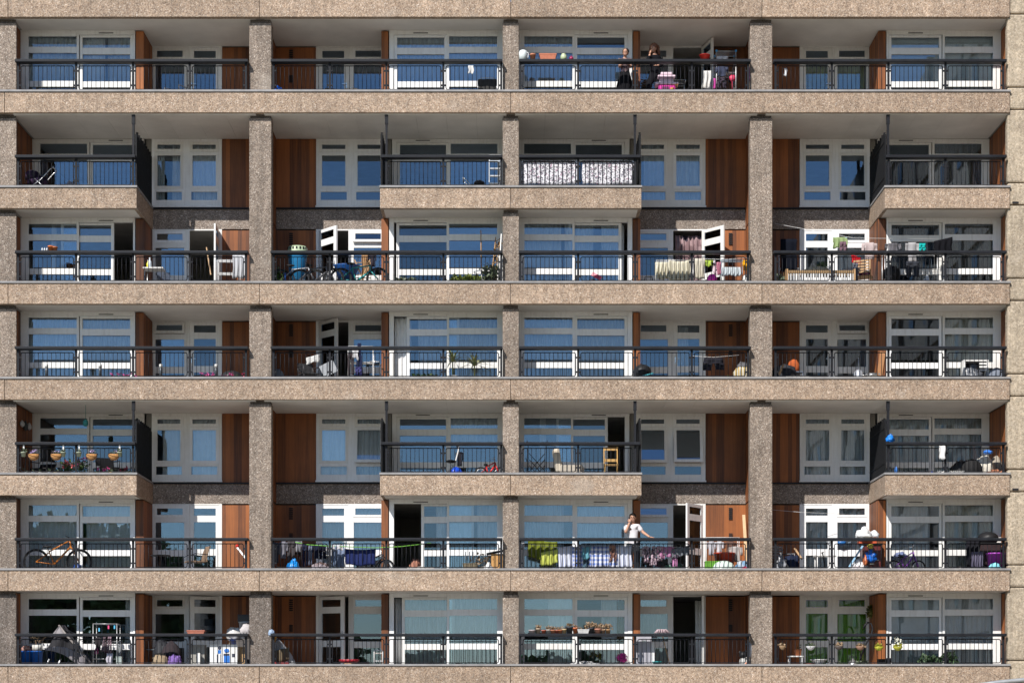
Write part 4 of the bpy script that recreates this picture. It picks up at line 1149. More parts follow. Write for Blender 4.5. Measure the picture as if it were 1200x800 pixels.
def wood_rack(r, px, d, w, h, label):
    t = thing('folding_rack', label, 'rack', r, px, d); q = MB()
    for y in (-.15, .15):
        q.obox((0, y, h / 2), (.03, .03, h * 1.1), (0, .42, 0)); q.obox((0, y + .031, h / 2), (.03, .03, h * 1.1), (0, -.42, 0))
    for z in (.25, .55, .9): q.tube([(-w / 2, -.2, h * z), (w / 2, -.2, h * z)], .012); q.tube([(-w / 2, .2, h * z), (w / 2, .2, h * z)], .012)
    q.build('frame', m_wood, t)
wood_rack(2, 425, 1.15, .45, 1.0, 'wooden crossed clothes rack')
garment('shirt', 2, 431, 441, 297, 314, 1.5, P_((.05, .045, .06)), 'dark shirt hanging by the cedar return')
hang(2, 424, 432, 299, 322, 1.7, P_((.42, .25, .13)), 'brown towel behind the wooden rack', 'towel')
trough(2, 476, .5, .55, .22, (.10, .09, .08), 'dark trough of grey green herbs', 0, .2, (45, .12, .09, m_leaf_grey))
trough(2, 546, .42, .75, .2, (.16, .10, .07), 'brown trough of green bedding plants', 0, .22, (60, .19, .10, leaf_mat((.08, .13, .02), (.26, .30, .06))))
pot(2, 574, .55, .16, .24, (.12, .10, .08), 'climbing plant in a dark pot', ('bush', 260, .34, .1, m_leaf_grey))
t = thing('plant_stand', 'white wire plant stand beside the climber', 'plant stand', 2, 562, .6)
mb = MB()
for z in (.3, .55): mb.ring((0, 0, z), .16, .01, 'z', 20, 5)
for k in range(4): a = k * PI / 2 + .4; mb.tube([(.2 * math.cos(a), .2 * math.sin(a), 0), (.14 * math.cos(a), .14 * math.sin(a), .56)], .01)
mb.build('frame', m_white, t)
line(2, [(564, 325, .8), (563.5, 270, .8)], .014, m_wood, 'thin bamboo cane behind the herbs', 'cane', 'cane')
t = thing('trellis', 'narrow wooden trellis leaning by the column', 'trellis', 2, 576, .7); mb = MB()
mb.tube([(-.05, 0, 0), (.12, .1, 1.6)], .014); mb.tube([(.05, 0, 0), (.26, .1, 1.55)], .014)
for k in range(6): z = .35 + k * .22; mb.tube([(-.05 + .1 * z, .06 * z, z), (.07 + .14 * z, .06 * z, z + .12)], .01)
mb.build('frame', m_wood, t); mb = MB()
for z in (.6, .9, 1.2, 1.4): mb.leaves((.1 + .05 * z, .05, z), (.12, .08, .1), 14, .09, int(z * 10))
mb.build('foliage', m_leaf_dry, t)
line(2, [(587.5, 274, .6), (586, 300, .6), (585.5, 324, .6)], .018, m_white, 'white pole beside the column', 'pole', 'pole')
plank(2, 694, 321, 704, 326, .8, .7, .1, M((.55, .05, .12), .4), 'pink folded umbrella on the floor', 'umbrella', 'umbrella', .08)
pot(2, 751, 1.5, .13, .5, (.03, .03, .03), 'tall black pot beside the cedar return')
t = thing('watering_can', 'dark green watering can', 'watering can', 2, 760, .8)
MB().lathe((0, 0, 0), [(.2, 0), (.2, .26), (.15, .32)], 16, 0, 1.1, .8).build('body', M((.02, .13, .03), .4), t)
MB().tube([(-.12, 0, .3), (-.1, 0, .46), (.1, 0, .46), (.12, 0, .3)], .018).build('handle', m_black, t)
MB().tube([(.2, 0, .12), (.34, 0, .34)], [.03, .018]).build('spout', M((.02, .13, .03), .4), t)
for i, x in enumerate((752.8, 757, 762)): bottle(2, x, .35, .035, .26 - .02 * i, (.72, .72, .7), ('tall', 'middle', 'short')[i] + ' white bottle behind the railing')
airer(2, 790, .9, 1.05, .92, 'airer draped with cream sheets', m_alu, 1, .4)
hang(2, 768, 785, 307, 327, .68, P_((.72, .68, .54)), 'cream sheet over the inner airer end', 'sheet', folds=4, amp=.05)
hang(2, 784, 809, 304, 328, .66, P_((.74, .70, .56)), 'wide cream sheet over the outer airer end', 'sheet', folds=5, amp=.06, sag=.06)
hang(2, 814, 826, 303, 327, .8, P_((.66, .62, .52)), 'beige towel behind the railing post', 'towel', folds=3)
line(2, [(812, 303, .9), (850, 304, .9), (876, 302, .9)], .006, m_white, 'washing line across the open door', 'washing_line', 'washing line')
hang(2, 824.5, 835, 305, 312, .88, P_((.45, .60, .10)), 'lime green cloth on the washing line', 'cloth', folds=2)
garment('dress', 2, 834, 841, 305, 323, .86, cloth_mat('floral', (.75, .55, .62), (.78, .74, .76), 20), 'pale pink dress on the washing line')
hang(2, 840, 846, 307, 322, .84, P_((.55, .22, .30)), 'dusty pink cloth on the washing line', 'cloth', folds=2)
mb = MB().lathe((0, 0, 0), [(.001, -.03), (.12, -.03), (.14, 0), (.12, .03), (.001, .03)], 20)
mb.v = [(x, z, y) for x, y, z in mb.v]
solid(mb, 'toy_windmill', M((.75, .03, .42), .4), 'magenta round toy windmill', 'toy', 2, 834.5, .6, .36)
pile(2, 830, .75, .6, .22, P_((.72, .71, .69)), 'white washing heaped in a basket', 'washing')
airer(2, 857, .95, .6, .95, 'blue grey airer with white cloths', M((.20, .25, .30), .4), 3, .3)
hang(2, 846, 868, 313, 323, .72, P_((.62, .68, .72)), 'pale blue towel on the grey airer', 'towel', folds=5)
garment('shirt', 2, 870, 876.5, 305, 318, .5, P_((.75, .40, .02)), 'orange shirt hung by the column')
bag(2, 874, .5, .2, .5, (.72, .70, .66), 'white bag under the orange shirt', 0, False)
plank(2, 879.2, 284, 879.5, 326, .45, .4, .05, m_white, 'white board behind the column edge', 'board', 'board')
airer(2, 925, 1.3, .62, 1.28, 'white folding rack beside the column', m_white, 2, .25)
hang(2, 915, 934, 280, 318, 1.12, P_((.012, .014, .022)), 'black bath towel on the white rack', 'towel', folds=2)
def cot():
    t = thing('cot', 'white slatted cot side with a brown top rail', 'cot', 2, 960, .5)
    for y in (-.25, .25):
        MB().box(-.97, .97, y - .025, y + .025, .44, .52).build('top_rail', M((.30, .19, .09), .5), t)
        s = MB().box(-.95, .95, y - .02, y + .02, .06, .1)
        for k in range(24): x = -.93 + k * .081; s.box(x - .022, x + .022, y - .012, y + .012, .101, .438)
        s.build('slats', m_white, t)
    for sx in (-.96, .96): MB().box(sx - .03, sx + .03, -.28, .28, 0, .56).build('end_panel', m_wood, t)
cot()
pile(2, 957, .58, .75, .24, P_((.52, .47, .36)), 'beige cushion lying on the cot', 'cushion', 'cushion', 0, .4, .06, .46)
line(2, [(908, 262, 1.0), (1000, 279, .9), (1100, 280, .6)], .005, m_white, 'sagging washing line over the cot', 'washing_line', 'washing line')
hang(2, 976.5, 993, 278, 291, .9, cloth_mat('floral', (.30, .48, .58), (.36, .46, .22), 6), 'blue and green printed towel on the line', 'towel', folds=3)
garment('shorts', 2, 984, 992, 283, 295, .8, P_((.20, .12, .15)), 'plum shorts on the line')
garment('shirt', 2, 1010, 1028, 284, 306, .85, P_((.58, .48, .47)), 'pinkish grey shirt hung before cedar boards')
hang(2, 998, 1009, 300, 309, .7, P_((.55, .02, .03)), 'red cloth draped behind the railing', 'cloth', folds=2, slope=-.1)
chair(2, 1012, .9, .5, .45, .9, 'wooden chair holding folded purple cloth', m_wood, 2.8)
pile(2, 1013, .9, .34, .16, cloth_mat('floral', (.22, .03, .16), (.5, .25, .42), 9), 'purple cloth folded on the wooden chair', 'cloth', 'folded_cloth', 0, .3, .15, .5)
garment('trousers', 2, 999, 1006, 308, 329, .55, P_((.16, .17, .21)), 'grey trousers in front of the wooden chair')
pot(2, 914, .35, .13, .18, (.07, .07, .07), 'small plant by the cot end', ('bush', 60, .14, .1, m_leaf_grey))
airer(2, 1066, .8, 1.5, 1.12, 'long airer loaded with grey washing', m_alu, 1, .4)
garment('shirt', 2, 1037, 1056, 285, 300, .58, cloth_mat('stripe', (.06, .06, .07), (.25, .24, .26), 8), 'dark striped shirt on the long airer')
garment('shirt', 2, 1061, 1077, 284, 310, .58, P_((.44, .43, .44)), 'light grey shirt on the long airer')
garment('shorts', 2, 1077, 1085, 285, 296, .55, P_((.02, .48, .45)), 'turquoise shorts on the long airer')
garment('trousers', 2, 1061, 1078, 306, 325, .52, P_((.05, .055, .07)), 'charcoal trousers low on the long airer')
pile(2, 1045, .6, .45, .5, m_black, 'black coat hung in a bundle', 'coat', 'coat', 2, .3, .25, .25)
hang(2, 1095, 1116, 280, 297, .5, P_((.014, .014, .017)), 'black towel over the airer end', 'towel', folds=3, slope=.12)
bag(2, 1086, .75, .3, .35, (.66, .68, .72), 'white carrier bag below the long airer', .1)
# ---- fourth row
def tag_tube(r, px, d, label):
    mb = MB().lathe((0, 0, 0), [(.045, 0), (.045, .24), (.03, .25)], 12).lathe((0, 0, .251), [(.05, 0), (.05, .09), (.02, .1)], 12, 1)
    solid(mb, 'lantern', [M((.07, .08, .09), .4), M((.6, .6, .58), .4)], label, 'lantern', 3, px, d, .20, group='lanterns fixed behind the railing panels')
for px, w_ in ((54.5, 'nearest the column'), (117.5, 'before the wide window'), (188.5, 'before the fixed light'), (253, 'before the balcony door')): tag_tube(3, px, .16, 'slim lantern with a pale top ' + w_)
def flower_box(r, px, d, w, col, fcol, label, n=6, h=.15):
    t = trough(r, px, d, w, h, col, label, 0, .16, (26, .08, .07, m_leaf))
    flowers(t, (0, -.02, h + .11), (w * .45, .06, .05), n, fcol, .09, int(px))
flower_box(3, 145, .4, .75, (.09, .08, .075), (.62, .10, .32), 'low trough of pink flowers by the cedar return', 9)
flower_box(3, 254, .38, .95, (.08, .08, .07), (.68, .12, .36), 'long trough of bright pink flowers', 13)
flower_box(3, 281, .36, .45, (.42, .11, .04), (.66, .06, .20), 'terracotta trough of dark pink flowers', 4)
mb = MB().lump((0, 0, .32), .33, .25, .24, .04, 2, 4, 20); mb.box(-.3, .3, -.2, .2, .1, .3); mb.tube([(-.25, -.15, 0), (-.25, -.15, .15)], .02).tube([(.25, -.15, 0), (.25, -.15, .15)], .02)
solid(mb, 'barbecue', M((.025, .026, .03), .4), 'dark covered barbecue before the cedar boards', 'barbecue', 3, 272, 1.3)
pile(3, 325, 1.0, .42, .55, P_((.22, .25, .29)), 'grey cushion propped at the column', 'cushion', 'cushion', 1, .3, .06)
chair(3, 362, 1.2, .5, .42, .78, 'dark folding chair with a white towel', (.05, .05, .055), .5, None, True)
hang(3, 359, 374, 417, 425, .92, P_((.72, .72, .71)), 'white towel thrown over the dark chair', 'towel', folds=2, slope=.1)
pile(3, 371, .75, .42, .22, P_((.68, .69, .70)), 'white laundry folded on the floor', 'laundry', 'laundry')
box(3, 345, 1.5, .5, .3, .3, (.03, .035, .05), 'dark storage box before the cedar boards', 'storage_box')
plank(3, 377, 436, 393, 428, .9, .9, .35, M((.34, .36, .39), .5), 'grey ironing board lying on edge', 'ironing_board', 'ironing board', .04)
airer(3, 423, 1.1, .72, 1.2, 'white wire airer in the doorway', m_white, 2, .3)
garment('trousers', 3, 407, 415, 413, 440, .9, P_((.06, .05, .055)), 'dark brown trousers on the wire airer')
garment('dress', 3, 416, 426, 402, 440, .85, P_((.025, .032, .075)), 'navy dress on the wire airer')
hang(3, 413, 420, 409, 420, .8, P_((.72, .72, .74)), 'white cloth clipped to the wire airer', 'cloth', folds=1, slope=-.1)
garment('trousers', 3, 416, 424, 430, 441, .8, P_((.10, .10, .28)), 'violet leggings below the navy dress')
t = thing('walking_frame', 'chrome walking frame by the cedar return', 'walking frame', 3, 438, .9); mb = MB()
mb.tube([(-.12, 0, .75), (.16, 0, .75), (.17, 0, .70), (.17, 0, 0)], .014); mb.build('front_frame', m_alu, t)
MB().tube([(-.18, .3, 0), (-.16, .3, .66), (-.1, .3, .70), (.3, .3, .70), (.34, .3, .64), (.36, .3, 0)], .014).build('rear_frame', m_metal, t)
pot(3, 530.5, .55, .15, .28, (.62, .62, .60), 'spiky palm behind the outer post', ('spiky', 17, .8, .72, leaf_mat((.10, .14, .05), (.36, .38, .17))))
pot(3, 556, .55, .16, .24, (.16, .12, .09), 'spiky palm in a dark pot before the window', ('spiky', 19, .66, .74, leaf_mat((.16, .19, .06), (.46, .46, .22))))
trough(3, 498, .6, .62, .18, (.1, .09, .08), 'dark trough with small green plants', 0, .18, (32, .12, .1, m_leaf))
mb = MB().lump((0, 0, .42), .27, .25, .27, .05, 2, 1, 18); mb.tube([(0, 0, 0), (0, 0, .2)], .05)
for k in range(3): a = k * 2.1; mb.tube([(.2 * math.cos(a), .2 * math.sin(a), 0), (.08 * math.cos(a), .08 * math.sin(a), .3)], .015)
solid(mb, 'kettle_barbecue', m_black, 'black kettle barbecue beside the cedar return', 'barbecue', 3, 752.5, .95)
mb = MB().obox((0, 0, .3), (.42, .05, .03), (0, -.25, 0)).lathe((.12, 0, 0), [(.05, 0), (.06, .1)], 10)
solid(mb, 'scooter_deck', M((.05, .30, .36), .4), 'teal skateboard propped on a stone', 'skateboard', 3, 757.5, .5)
bag(3, 778, .4, .2, .2, (.7, .7, .7), 'small white packet on the floor')
garment('shorts', 3, 824, 848, 419, 434, .6, cloth_mat('floral', (.02, .022, .03), (.03, .03, .04), 6), 'black sports shorts hung behind the railing')
line(3, [(812, 417, .62), (836, 418.5, .62), (866, 416, .62)], .005, m_white, 'short washing line with black shorts', 'washing_line', 'washing line')
pile(3, 870, .45, .52, .45, cloth_mat('stripe', (.72, .70, .62), (.55, .40, .16), 4), 'white and gold striped cushion at the column', 'cushion', 'cushion', 0, .3, .08, .1)
pile(3, 870, .9, .42, .75, M((.10, .10, .11), .6), 'dark sack behind the striped cushion', 'sack', 'sack', 0, .3, .1)
bag(3, 853, .7, .14, .3, (.62, .48, .02), 'small yellow bag by the cedar boards')
mb = MB().lathe((0, 0, 0), [(.02, 0), (.36, .08), (.40, .35), (.30, .6), (.02, .7)], 18)
solid(mb, 'beanbag', M((.02, .022, .03), .8), 'black round beanbag at the column', 'beanbag', 3, 919, 1.0)
pile(3, 930, 1.3, .34, .38, P_((.55, .14, .05)), 'orange cushion on the blue grey chair', 'cushion', 'cushion', 0, .25, .06, .50)
chair(3, 929, 1.2, .5, .46, .70, 'blue grey slatted garden chair', (.14, .17, .22), .2)
plank(3, 913, 439, 918, 427, .4, .45, .06, m_wood, 'curved pale wooden arm leaning on the rail', 'wooden_arm', 'wood offcut')
pile(3, 932, .55, .42, .32, m_black, 'black holdall beside the blue grey chair', 'bag', 'holdall')
box(3, 934, .3, .65, .25, .20, (.62, .60, .56), 'flat white box behind the railing', 'flat_box')
mb = MB().lathe((0, 0, 0), [(.12, 0), (.13, .05), (.13, .34), (.09, .42), (.04, .44)], 18).tube([(0, 0, .44), (.0, 0, .78)], .014)
solid(mb, 'gas_bottle', M((.46, .49, .54), .35, .3), 'silver pump bottle with a tall white tube', 'sprayer', 3, 1006, .45)
box(3, 1020, .4, .5, .3, .21, (.58, .52, .42), 'beige box under the metal pan', 'storage_box')
mb = MB().lathe((0, 0, 0), [(.12, 0), (.15, .1), (.155, .11), (.13, .02), (.001, .02)], 20).tube([(-.15, 0, .09), (-.34, .05, .05)], .014).obox((.2, 0, .1), (.05, .06, .03))
solid(mb, 'saucepan', m_chrome, 'metal pan on the beige box', 'pan', 3, 1022, .4, .211)
plank(3, 1030.5, 440, 1034.5, 412, 1.05, 1.05, .16, M((.40, .19, .08), .6), 'narrow cedar plank leaning at the return')
t = thing('cabinet', 'white slatted cabinet with a dark inside', 'cabinet', 3, 1142, .85)
q = MB().box(-.36, -.31, -.18, .18, 0, .72).box(.31, .36, -.18, .18, 0, .72).box(-.36, .36, -.19, .18, .721, .76)
for k in range(3): q.box(.10, .309, -.17, -.15, .45 + .09 * k, .50 + .09 * k)
q.build('carcass', m_white, t); MB().box(-.309, .309, .15, .17, .02, .72).build('back_panel', m_dark, t)
bag(3, 1140, .5, .55, .55, (.09, .10, .12), 'silver grey bin bag before the white cabinet', knot=True, amp=.3, name='bin_bag')
pile(3, 1168, .6, .5, .52, P_((.24, .27, .33)), 'blue grey padded stool by the pier', 'stool', 'padded_stool', 0, .4, .04)

# ---- fifth row
for px, w_ in ((27.5, 'by the column'), (74, 'before the inner post'), (92.5, 'behind the inner post'), (140, 'by the slatted screen')):
    t = pot(4, px, -.02, .075, .13, (.33, .37, .27), 'pale green hanging pot ' + w_, ('bush', 30, .06, .06, m_leaf_grey), hz(4, 535, 0), 'pale green pots hooked on the railing', 4)
    MB().box(-.02, .02, .015, .03, .13, .34).build('hook', m_white, t)
for px, w_ in ((39.5, 'by the dark doorway edge'), (66, 'left of the pink flowers'), (107.5, 'before the mullion'), (133.5, 'by the dark chair')):
    t = thing('hanging_basket', 'orange coir trough basket ' + w_, 'hanging basket', 4, px, -.02, hz(4, 539.5, 0), 0, 'coir baskets hooked on the railing')
    MB().lathe((0, 0, 0), [(.02, -.0), (.09, .02), (.15, .10), (.165, .18), (.15, .18), (.001, .16)], 18, 0, 1, .6).build('basket', M((.42, .21, .075), .9, 0, .3, 30), t)
    q = MB().ring((0, 0, .182), .165, .008, 'z', 18, 5); q.tube([(-.165, 0, .18), (-.14, -.07, .09), (0, -.1, .0), (.14, -.07, .09), (.165, 0, .18)], .006, 4); q.build('wire', m_metal, t)
    MB().leaves((0, 0, .2), (.12, .07, .05), 34, .06, int(px)).build('foliage', m_leaf_grey, t); flowers(t, (0, 0, .25), (.09, .05, .03), 4, (.42, .32, .55), .07, int(px))
def pot_flowers(r, px, d, R, H, pc, fc, label, n, rad, seed=0):
    t = pot(r, px, d, R, H, pc, label, ('bush', 110, rad, .09, m_leaf)); flowers(t, (0, -.03, H + rad * 1.15), (rad * .8, rad * .6, rad * .45), n, fc, .11, int(px)); return t
pot_flowers(4, 80, .35, .1, .16, (.12, .1, .09), (.72, .12, .14), 'tall plant with red and pink blooms', 7, .24)
pot_flowers(4, 96, .35, .13, .2, (.13, .12, .11), (.40, .10, .25), 'bushy plant with plum coloured blooms', 8, .24)
flower_box(4, 122, .3, .5, (.08, .07, .07), (.75, .10, .34), 'low tray of hot pink flowers', 6, .17)
flower_box(4, 147, .3, .3, (.08, .07, .07), (.42, .05, .10), 'short tray of dark red flowers', 4, .17)
for px, c_, l_ in ((30, (.35, .36, .35), 'flat grey pot'), (39, (.3, .4, .5), 'thin blue grey pot'), (47, (.6, .58, .5), 'small cream pot'), (58, (.35, .42, .5), 'slate blue pot'), (65, (.45, .36, .14), 'mustard pot'), (130, (.5, .35, .1), 'amber pot')):
    pot(4, px, .24, .05, .22, c_, l_ + ' in the row behind the railing', ('bush', 14, .05, .05, m_leaf_grey), 0, 'small pots along the balcony edge')
chair(4, 126, 1.1, .55, .4, .74, 'dark garden chair behind the flowers', (.02, .02, .022), .5, None, True)
chair(4, 50, 1.4, .55, .4, .60, 'low dark chair behind the coir baskets', (.02, .02, .022), -.3, None, True)
for px, py, c_, l_, hh in ((20.5, 503, (.55, .55, .52), 'pale', .2), (26, 505, (.04, .05, .05), 'dark', .3), (32, 502, (.52, .50, .50), 'round grey', .22)):
    mb = MB().lathe((0, 0, 0), [(.02, 0), (.12, .05), (.13, hh * .6), (.03, hh)], 12, 0, .5, 1)
    tag(mb.build('wall_ornament', M(c_, .5), None, (ux(1, .045) + .09, 1.0 + (px - 20) * .07, wz(py, 1.5)), 0), full(l_ + ' ornament fixed to the cedar side wall', 4, 1), 'ornament')
mb = MB().lathe((0, 0, 0), [(.03, 0), (.075, .04), (.075, .15), (.03, .2)], 12).tube([(0, 0, .2), (0, 0, .62)], .006)
solid(mb, 'hanging_lantern', M((.02, .22, .20), .3), 'teal lantern hung from the soffit', 'lantern', 4, 100.3, .8, 1.58)
def rower(px):
    t = thing('exercise_bike', 'white folding exercise bike with an upright mast', 'exercise bike', 4, px, .7)
    q = MB().tube([(-.35, 0, 0), (.06, 0, .52), (.18, 0, 1.0)], .022).tube([(.38, 0, 0), (-.05, 0, .48)], .022).tube([(-.35, -.2, 0), (-.35, .2, 0)], .02).tube([(.38, -.2, 0), (.38, .2, 0)], .02)
    q.build('frame', M((.62, .62, .62), .35), t)
    MB().tube([(.1, -.16, .98), (.18, 0, 1.02), (.1, .16, .98)], .016).obox((.19, 0, 1.08), (.04, .1, .07)).build('handlebar', m_black, t)
    MB().lump((-.06, 0, .56), .15, .12, .05, .05).build('saddle', m_black, t)
    MB().lathe((.02, 0, .3), [(.001, -.04), (.13, -.04), (.13, .04), (.001, .04)], 16).build('flywheel', M((.5, .5, .5), .4), t)
rower(531)
bag(4, 534.5, .4, .38, .40, (.01, .07, .55), 'royal blue bag at the exercise bike foot', knot=False, amp=.1)
garment('shirt', 4, 534, 543, 529, 548, .95, P_((.03, .03, .04)), 'dark jacket behind the exercise bike', None)
bike(4, 574, .5, .52, .19, (.62, .02, .02), 'small red and white child bicycle', .2, True, sad=.36, bar=.62)
t = thing('wine_rack', 'black diamond lattice plant screen', 'trellis', 4, 629.5, .5); mb = MB()
for k in range(-3, 4):
    for s_ in (-1, 1):
        x0, x1 = k * .15, k * .15 + s_ * .9
        pts = [(x0 + (x1 - x0) * i / 12, s_ * .012, 1.02 * i / 12) for i in range(13)]
        pts = [p for p in pts if abs(p[0]) < .26]
        if len(pts) > 1: mb.tube(pts, .011, 5)
mb.tube([(-.26, 0, 0), (-.26, 0, 1.05), (-.3, 0, 1.14)], .012).tube([(.26, 0, 0), (.26, 0, 1.05), (.3, 0, 1.14)], .012); mb.build('lattice', m_metal, t)
def armchair(px):
    t = thing('armchair', 'cream upholstered armchair seen side on', 'armchair', 4, px, .7)
    m = P_((.62, .55, .45), .02)
    MB().obox((-.26, 0, .56), (.2, .55, .68), (0, -.16, 0)).build('backrest', m, t, bev=.05)
    MB().box(-.2, .5, -.28, .28, .2, .38).build('seat', m, t, bev=.05)
    MB().box(.05, .55, -.26, .26, .05, .19).build('base', M((.16, .12, .09), .6), t)
    for y in (-.36, .285): MB().box(-.2, .45, y, y + .075, .1, .42).build('armrest', P_((.48, .43, .36), .02), t, bev=.03)
armchair(664)
def folding_chair(px):
    t = thing('folding_chair', 'wooden slatted folding chair beside the doorway', 'chair', 4, px, .6); m = M((.50, .30, .10), .5, 0, .2, 14)
    for sx in (-.19, .19):
        MB().tube([(sx, -.16, 0), (sx, .12, .46), (sx, .22, .98)], .017).build('leg', m, t); MB().tube([(sx * .9, .26, 0), (sx * .9, -.16, .44)], .015).build('leg', m, t)
    q = MB()
    for k in range(5): q.box(-.2, .2, -.17 + .07 * k, -.12 + .07 * k, .43, .45)
    q.build('seat', m, t); q = MB()
    for z in (.93, .60): q.box(-.19, .19, .11 + z * .09, .135 + z * .09, z - .04, z + .04)
    q.build('backrest', m, t)
folding_chair(716)
bag(4, 1043, .07, .22, .22, (.01, .20, .72), 'blue plastic bag knotted on the handrail end', rh(4), True, amp=.3)
hang(4, 1101, 1108, 522, 538, -.03, P_((.8, .8, .8)), 'white carrier bag tied to the railing', 'carrier_bag', 'bag', folds=1, amp=.05, back=True, group=None)
box(4, 1113, .4, .75, .3, .24, (.66, .66, .64), 'flat white tray on the balcony floor', 'tray', 'tray')
pile(4, 1127, .7, .6, .58, m_black, 'black rucksack against the curtain', 'bag', 'rucksack', 0, .3, .2)
mb = MB().lathe((0, 0, 0), [(.001, -.1), (.27, -.1), (.3, 0), (.27, .1), (.001, .1)], 20); mb.v = [(x, z, y + .3) for x, y, z in mb.v]
mb.ring((0, -.02, .3), .2, .03, 'y', 20, 6, 1)
solid(mb, 'tyre', [m_rubber, m_alu], 'dark tyre leaning by the cream sacks', 'tyre', 4, 1139, .45, .0)
bag(4, 1153, .65, .62, .78, (.66, .62, .54), 'tall cream sack with a blue top', knot=False, name='sack', cat='sack', amp=.12)
bag(4, 1158, .6, .28, .12, (.05, .22, .75), 'blue cloth on top of the cream sack', .76, False)
pile(4, 1167, .8, .4, .72, P_((.45, .40, .33)), 'fawn cardboard bundle beside the pier', 'cardboard', 'cardboard_bundle', 0, .3, .08)
pile(4, 1168, .4, .55, .26, M((.32, .13, .07), .8, 0, .3, 20), 'reddish broken pots heaped at the pier', 'rubble', 'broken_pots', 0, .3, .4)
bag(4, 1050, .3, .1, .42, (.05, .20, .6), 'small blue scrap behind the railing', 0, False); bag(4, 1092, .3, .16, .22, (.10, .16, .6), 'blue packet on the balcony floor')

# ---- sixth row
bike(5, 67.5, .5, 1.22, .375, (.50, .17, .03), 'orange mountain bicycle leaning behind the railing', .03, sad=.24, bar=.50)
bag(5, 91, .35, .22, .36, (.02, .07, .28), 'navy blue bag under the orange bicycle', knot=False)
table(5, 188, .9, .56, .5, .60, 'small round black bistro table', m_black, m_metal, True)
def wicker(px):
    t = thing('wicker_chair', 'brown woven chair with thin metal arms', 'chair', 5, px, 1.1, 0, -1.1); m = M((.22, .15, .10), .7, 0, .3, 40)
    MB().sheet(lambda u, v: ((u - .5) * (.5 - .08 * v), .25 + .12 * v * v, .42 + v * .46), 8, 8, .03).build('backrest', m, t)
    MB().box(-.25, .25, -.25, .25, .40, .44).build('seat', m, t, bev=.01)
    for sx in (-1, 1):
        MB().tube([(sx * .27, .3, .62), (sx * .29, -.1, .64), (sx * .27, -.27, .55), (sx * .25, -.27, 0)], .012).build('armrest', m_metal, t); MB().tube([(sx * .25, .28, .42), (sx * .25, .3, 0)], .012).build('leg', m_metal, t)
wicker(229)
plank(5, 278, 641, 289, 655, 1.0, .7, .05, m_white, 'white and red tipped pole by the column', 'pole', 'pole')
bag(5, 278, 1.0, .1, .1, (.6, .03, .02), 'red cap on the leaning pole', hz(5, 641, 1.0), False, name='cap', cat='cap')
airer(5, 335, 1.0, .85, 1.05, 'airer of dark washing at the column', m_metal, 2, .4)
for i, (a, c_, y0, y1, col, kind, l_) in enumerate(((320, 328, 635, 662, (.12, .12, .14), 'shirt', 'slate shirt nearest the column'), (327, 337, 634, 656, (.22, .22, .26), 'shirt', 'mid grey shirt on the dark airer'), (336, 346, 633, 658, (.09, .08, .085), 'trousers', 'black jeans on the dark airer'), (344, 354, 633, 648, (.30, .30, .33), 'shirt', 'light grey shirt on the dark airer'))): garment(kind, 5, a, c_, y0, y1, .6 + .03 * i, P_(col), l_)
bag(5, 344, .4, .36, .42, (.01, .25, .70), 'bright blue bag at the column end', knot=True, amp=.2)
line(5, [(346, 635, .5), (362, 638, .5), (386, 639.5, .5), (440, 641.5, .5), (470, 640, .5), (505, 636, .6)], .011, M((.18, .50, .06), .5), 'green washing cord along the balcony', 'cord', 'washing line')
for i, (a, c_, y1, col, kind, l_) in enumerate(((354, 361, 664, (.03, .035, .07), 'trousers', 'navy jeans on the green cord'), (361, 366, 662, (.17, .20, .28), 'trousers', 'slate blue leggings on the green cord'), (366, 375, 656, (.022, .025, .05), 'shirt', 'black top on the green cord'), (374, 382, 655, (.015, .016, .03), 'shorts', 'black shorts on the green cord'), (381, 386, 650, (.60, .60, .62), 'dress', 'small white top on the green cord'), (388, 396, 663, (.20, .26, .38), 'trousers', 'faded blue jeans on the green cord'))): garment(kind, 5, a, c_, 637.5 + i * .3, y1, .5, P_(col), l_)
hang(5, 388, 404, 642, 664, .8, P_((.24, .30, .44)), 'slate blue towel behind the washing', 'towel')
hang(5, 389, 402, 638, 644, .49, P_((.66, .66, .69)), 'white flannel on the green cord', 'flannel', folds=2)
hang(5, 404.5, 440, 642.5, 661.5, .30, P_((.025, .035, .12), .05), 'large navy bath towel hung behind the railing', 'towel', folds=3, amp=.025, sag=.03)
pile(5, 376, .55, .5, .36, cloth_mat('floral', (.4, .35, .38), (.15, .10, .09), 10), 'mixed clothes heaped under the cord')
bike(5, 440, .75, .62, .24, (.05, .05, .06), 'small dark bicycle behind the navy towel', .1, True, sad=.36, bar=.6)
bag(5, 451, .3, .16, .36, (.02, .02, .022), 'small black bag at the middle post')
pile(5, 487, .6, .3, .45, M((.34, .15, .10), .8), 'clay coloured bundle at the door jamb', 'bundle', 'bundle')
pile(5, 493, .4, .9, .22, P_((.55, .52, .48)), 'pale washing lying along the floor', 'washing', 'washing', 3, .2, .3)
box(5, 551, .55, .42, .25, .34, (.16, .13, .08), 'slatted brown planter box', 'planter_box', 'planter')
for i, x in enumerate((545.5, 550, 554)): line(5, [(x, 655, .5), (x + .3, 646, .5)], .014, m_white, ('first', 'second', 'third')[i] + ' white plant stake in the slatted planter', 'plant_stake', 'plant stake')
pot(5, 567, .5, .13, .24, (.25, .22, .18), 'dry twiggy plant in a grey pot', ('dry', 14, .38, .08, m_leaf_dry))
bag(5, 572, .35, .3, .32, (.62, .62, .62), 'crumpled white packaging by the wooden box')
t = thing('rabbit_hutch', 'pale wooden hutch with a dark sloping roof', 'hutch', 5, 583.5, .55)
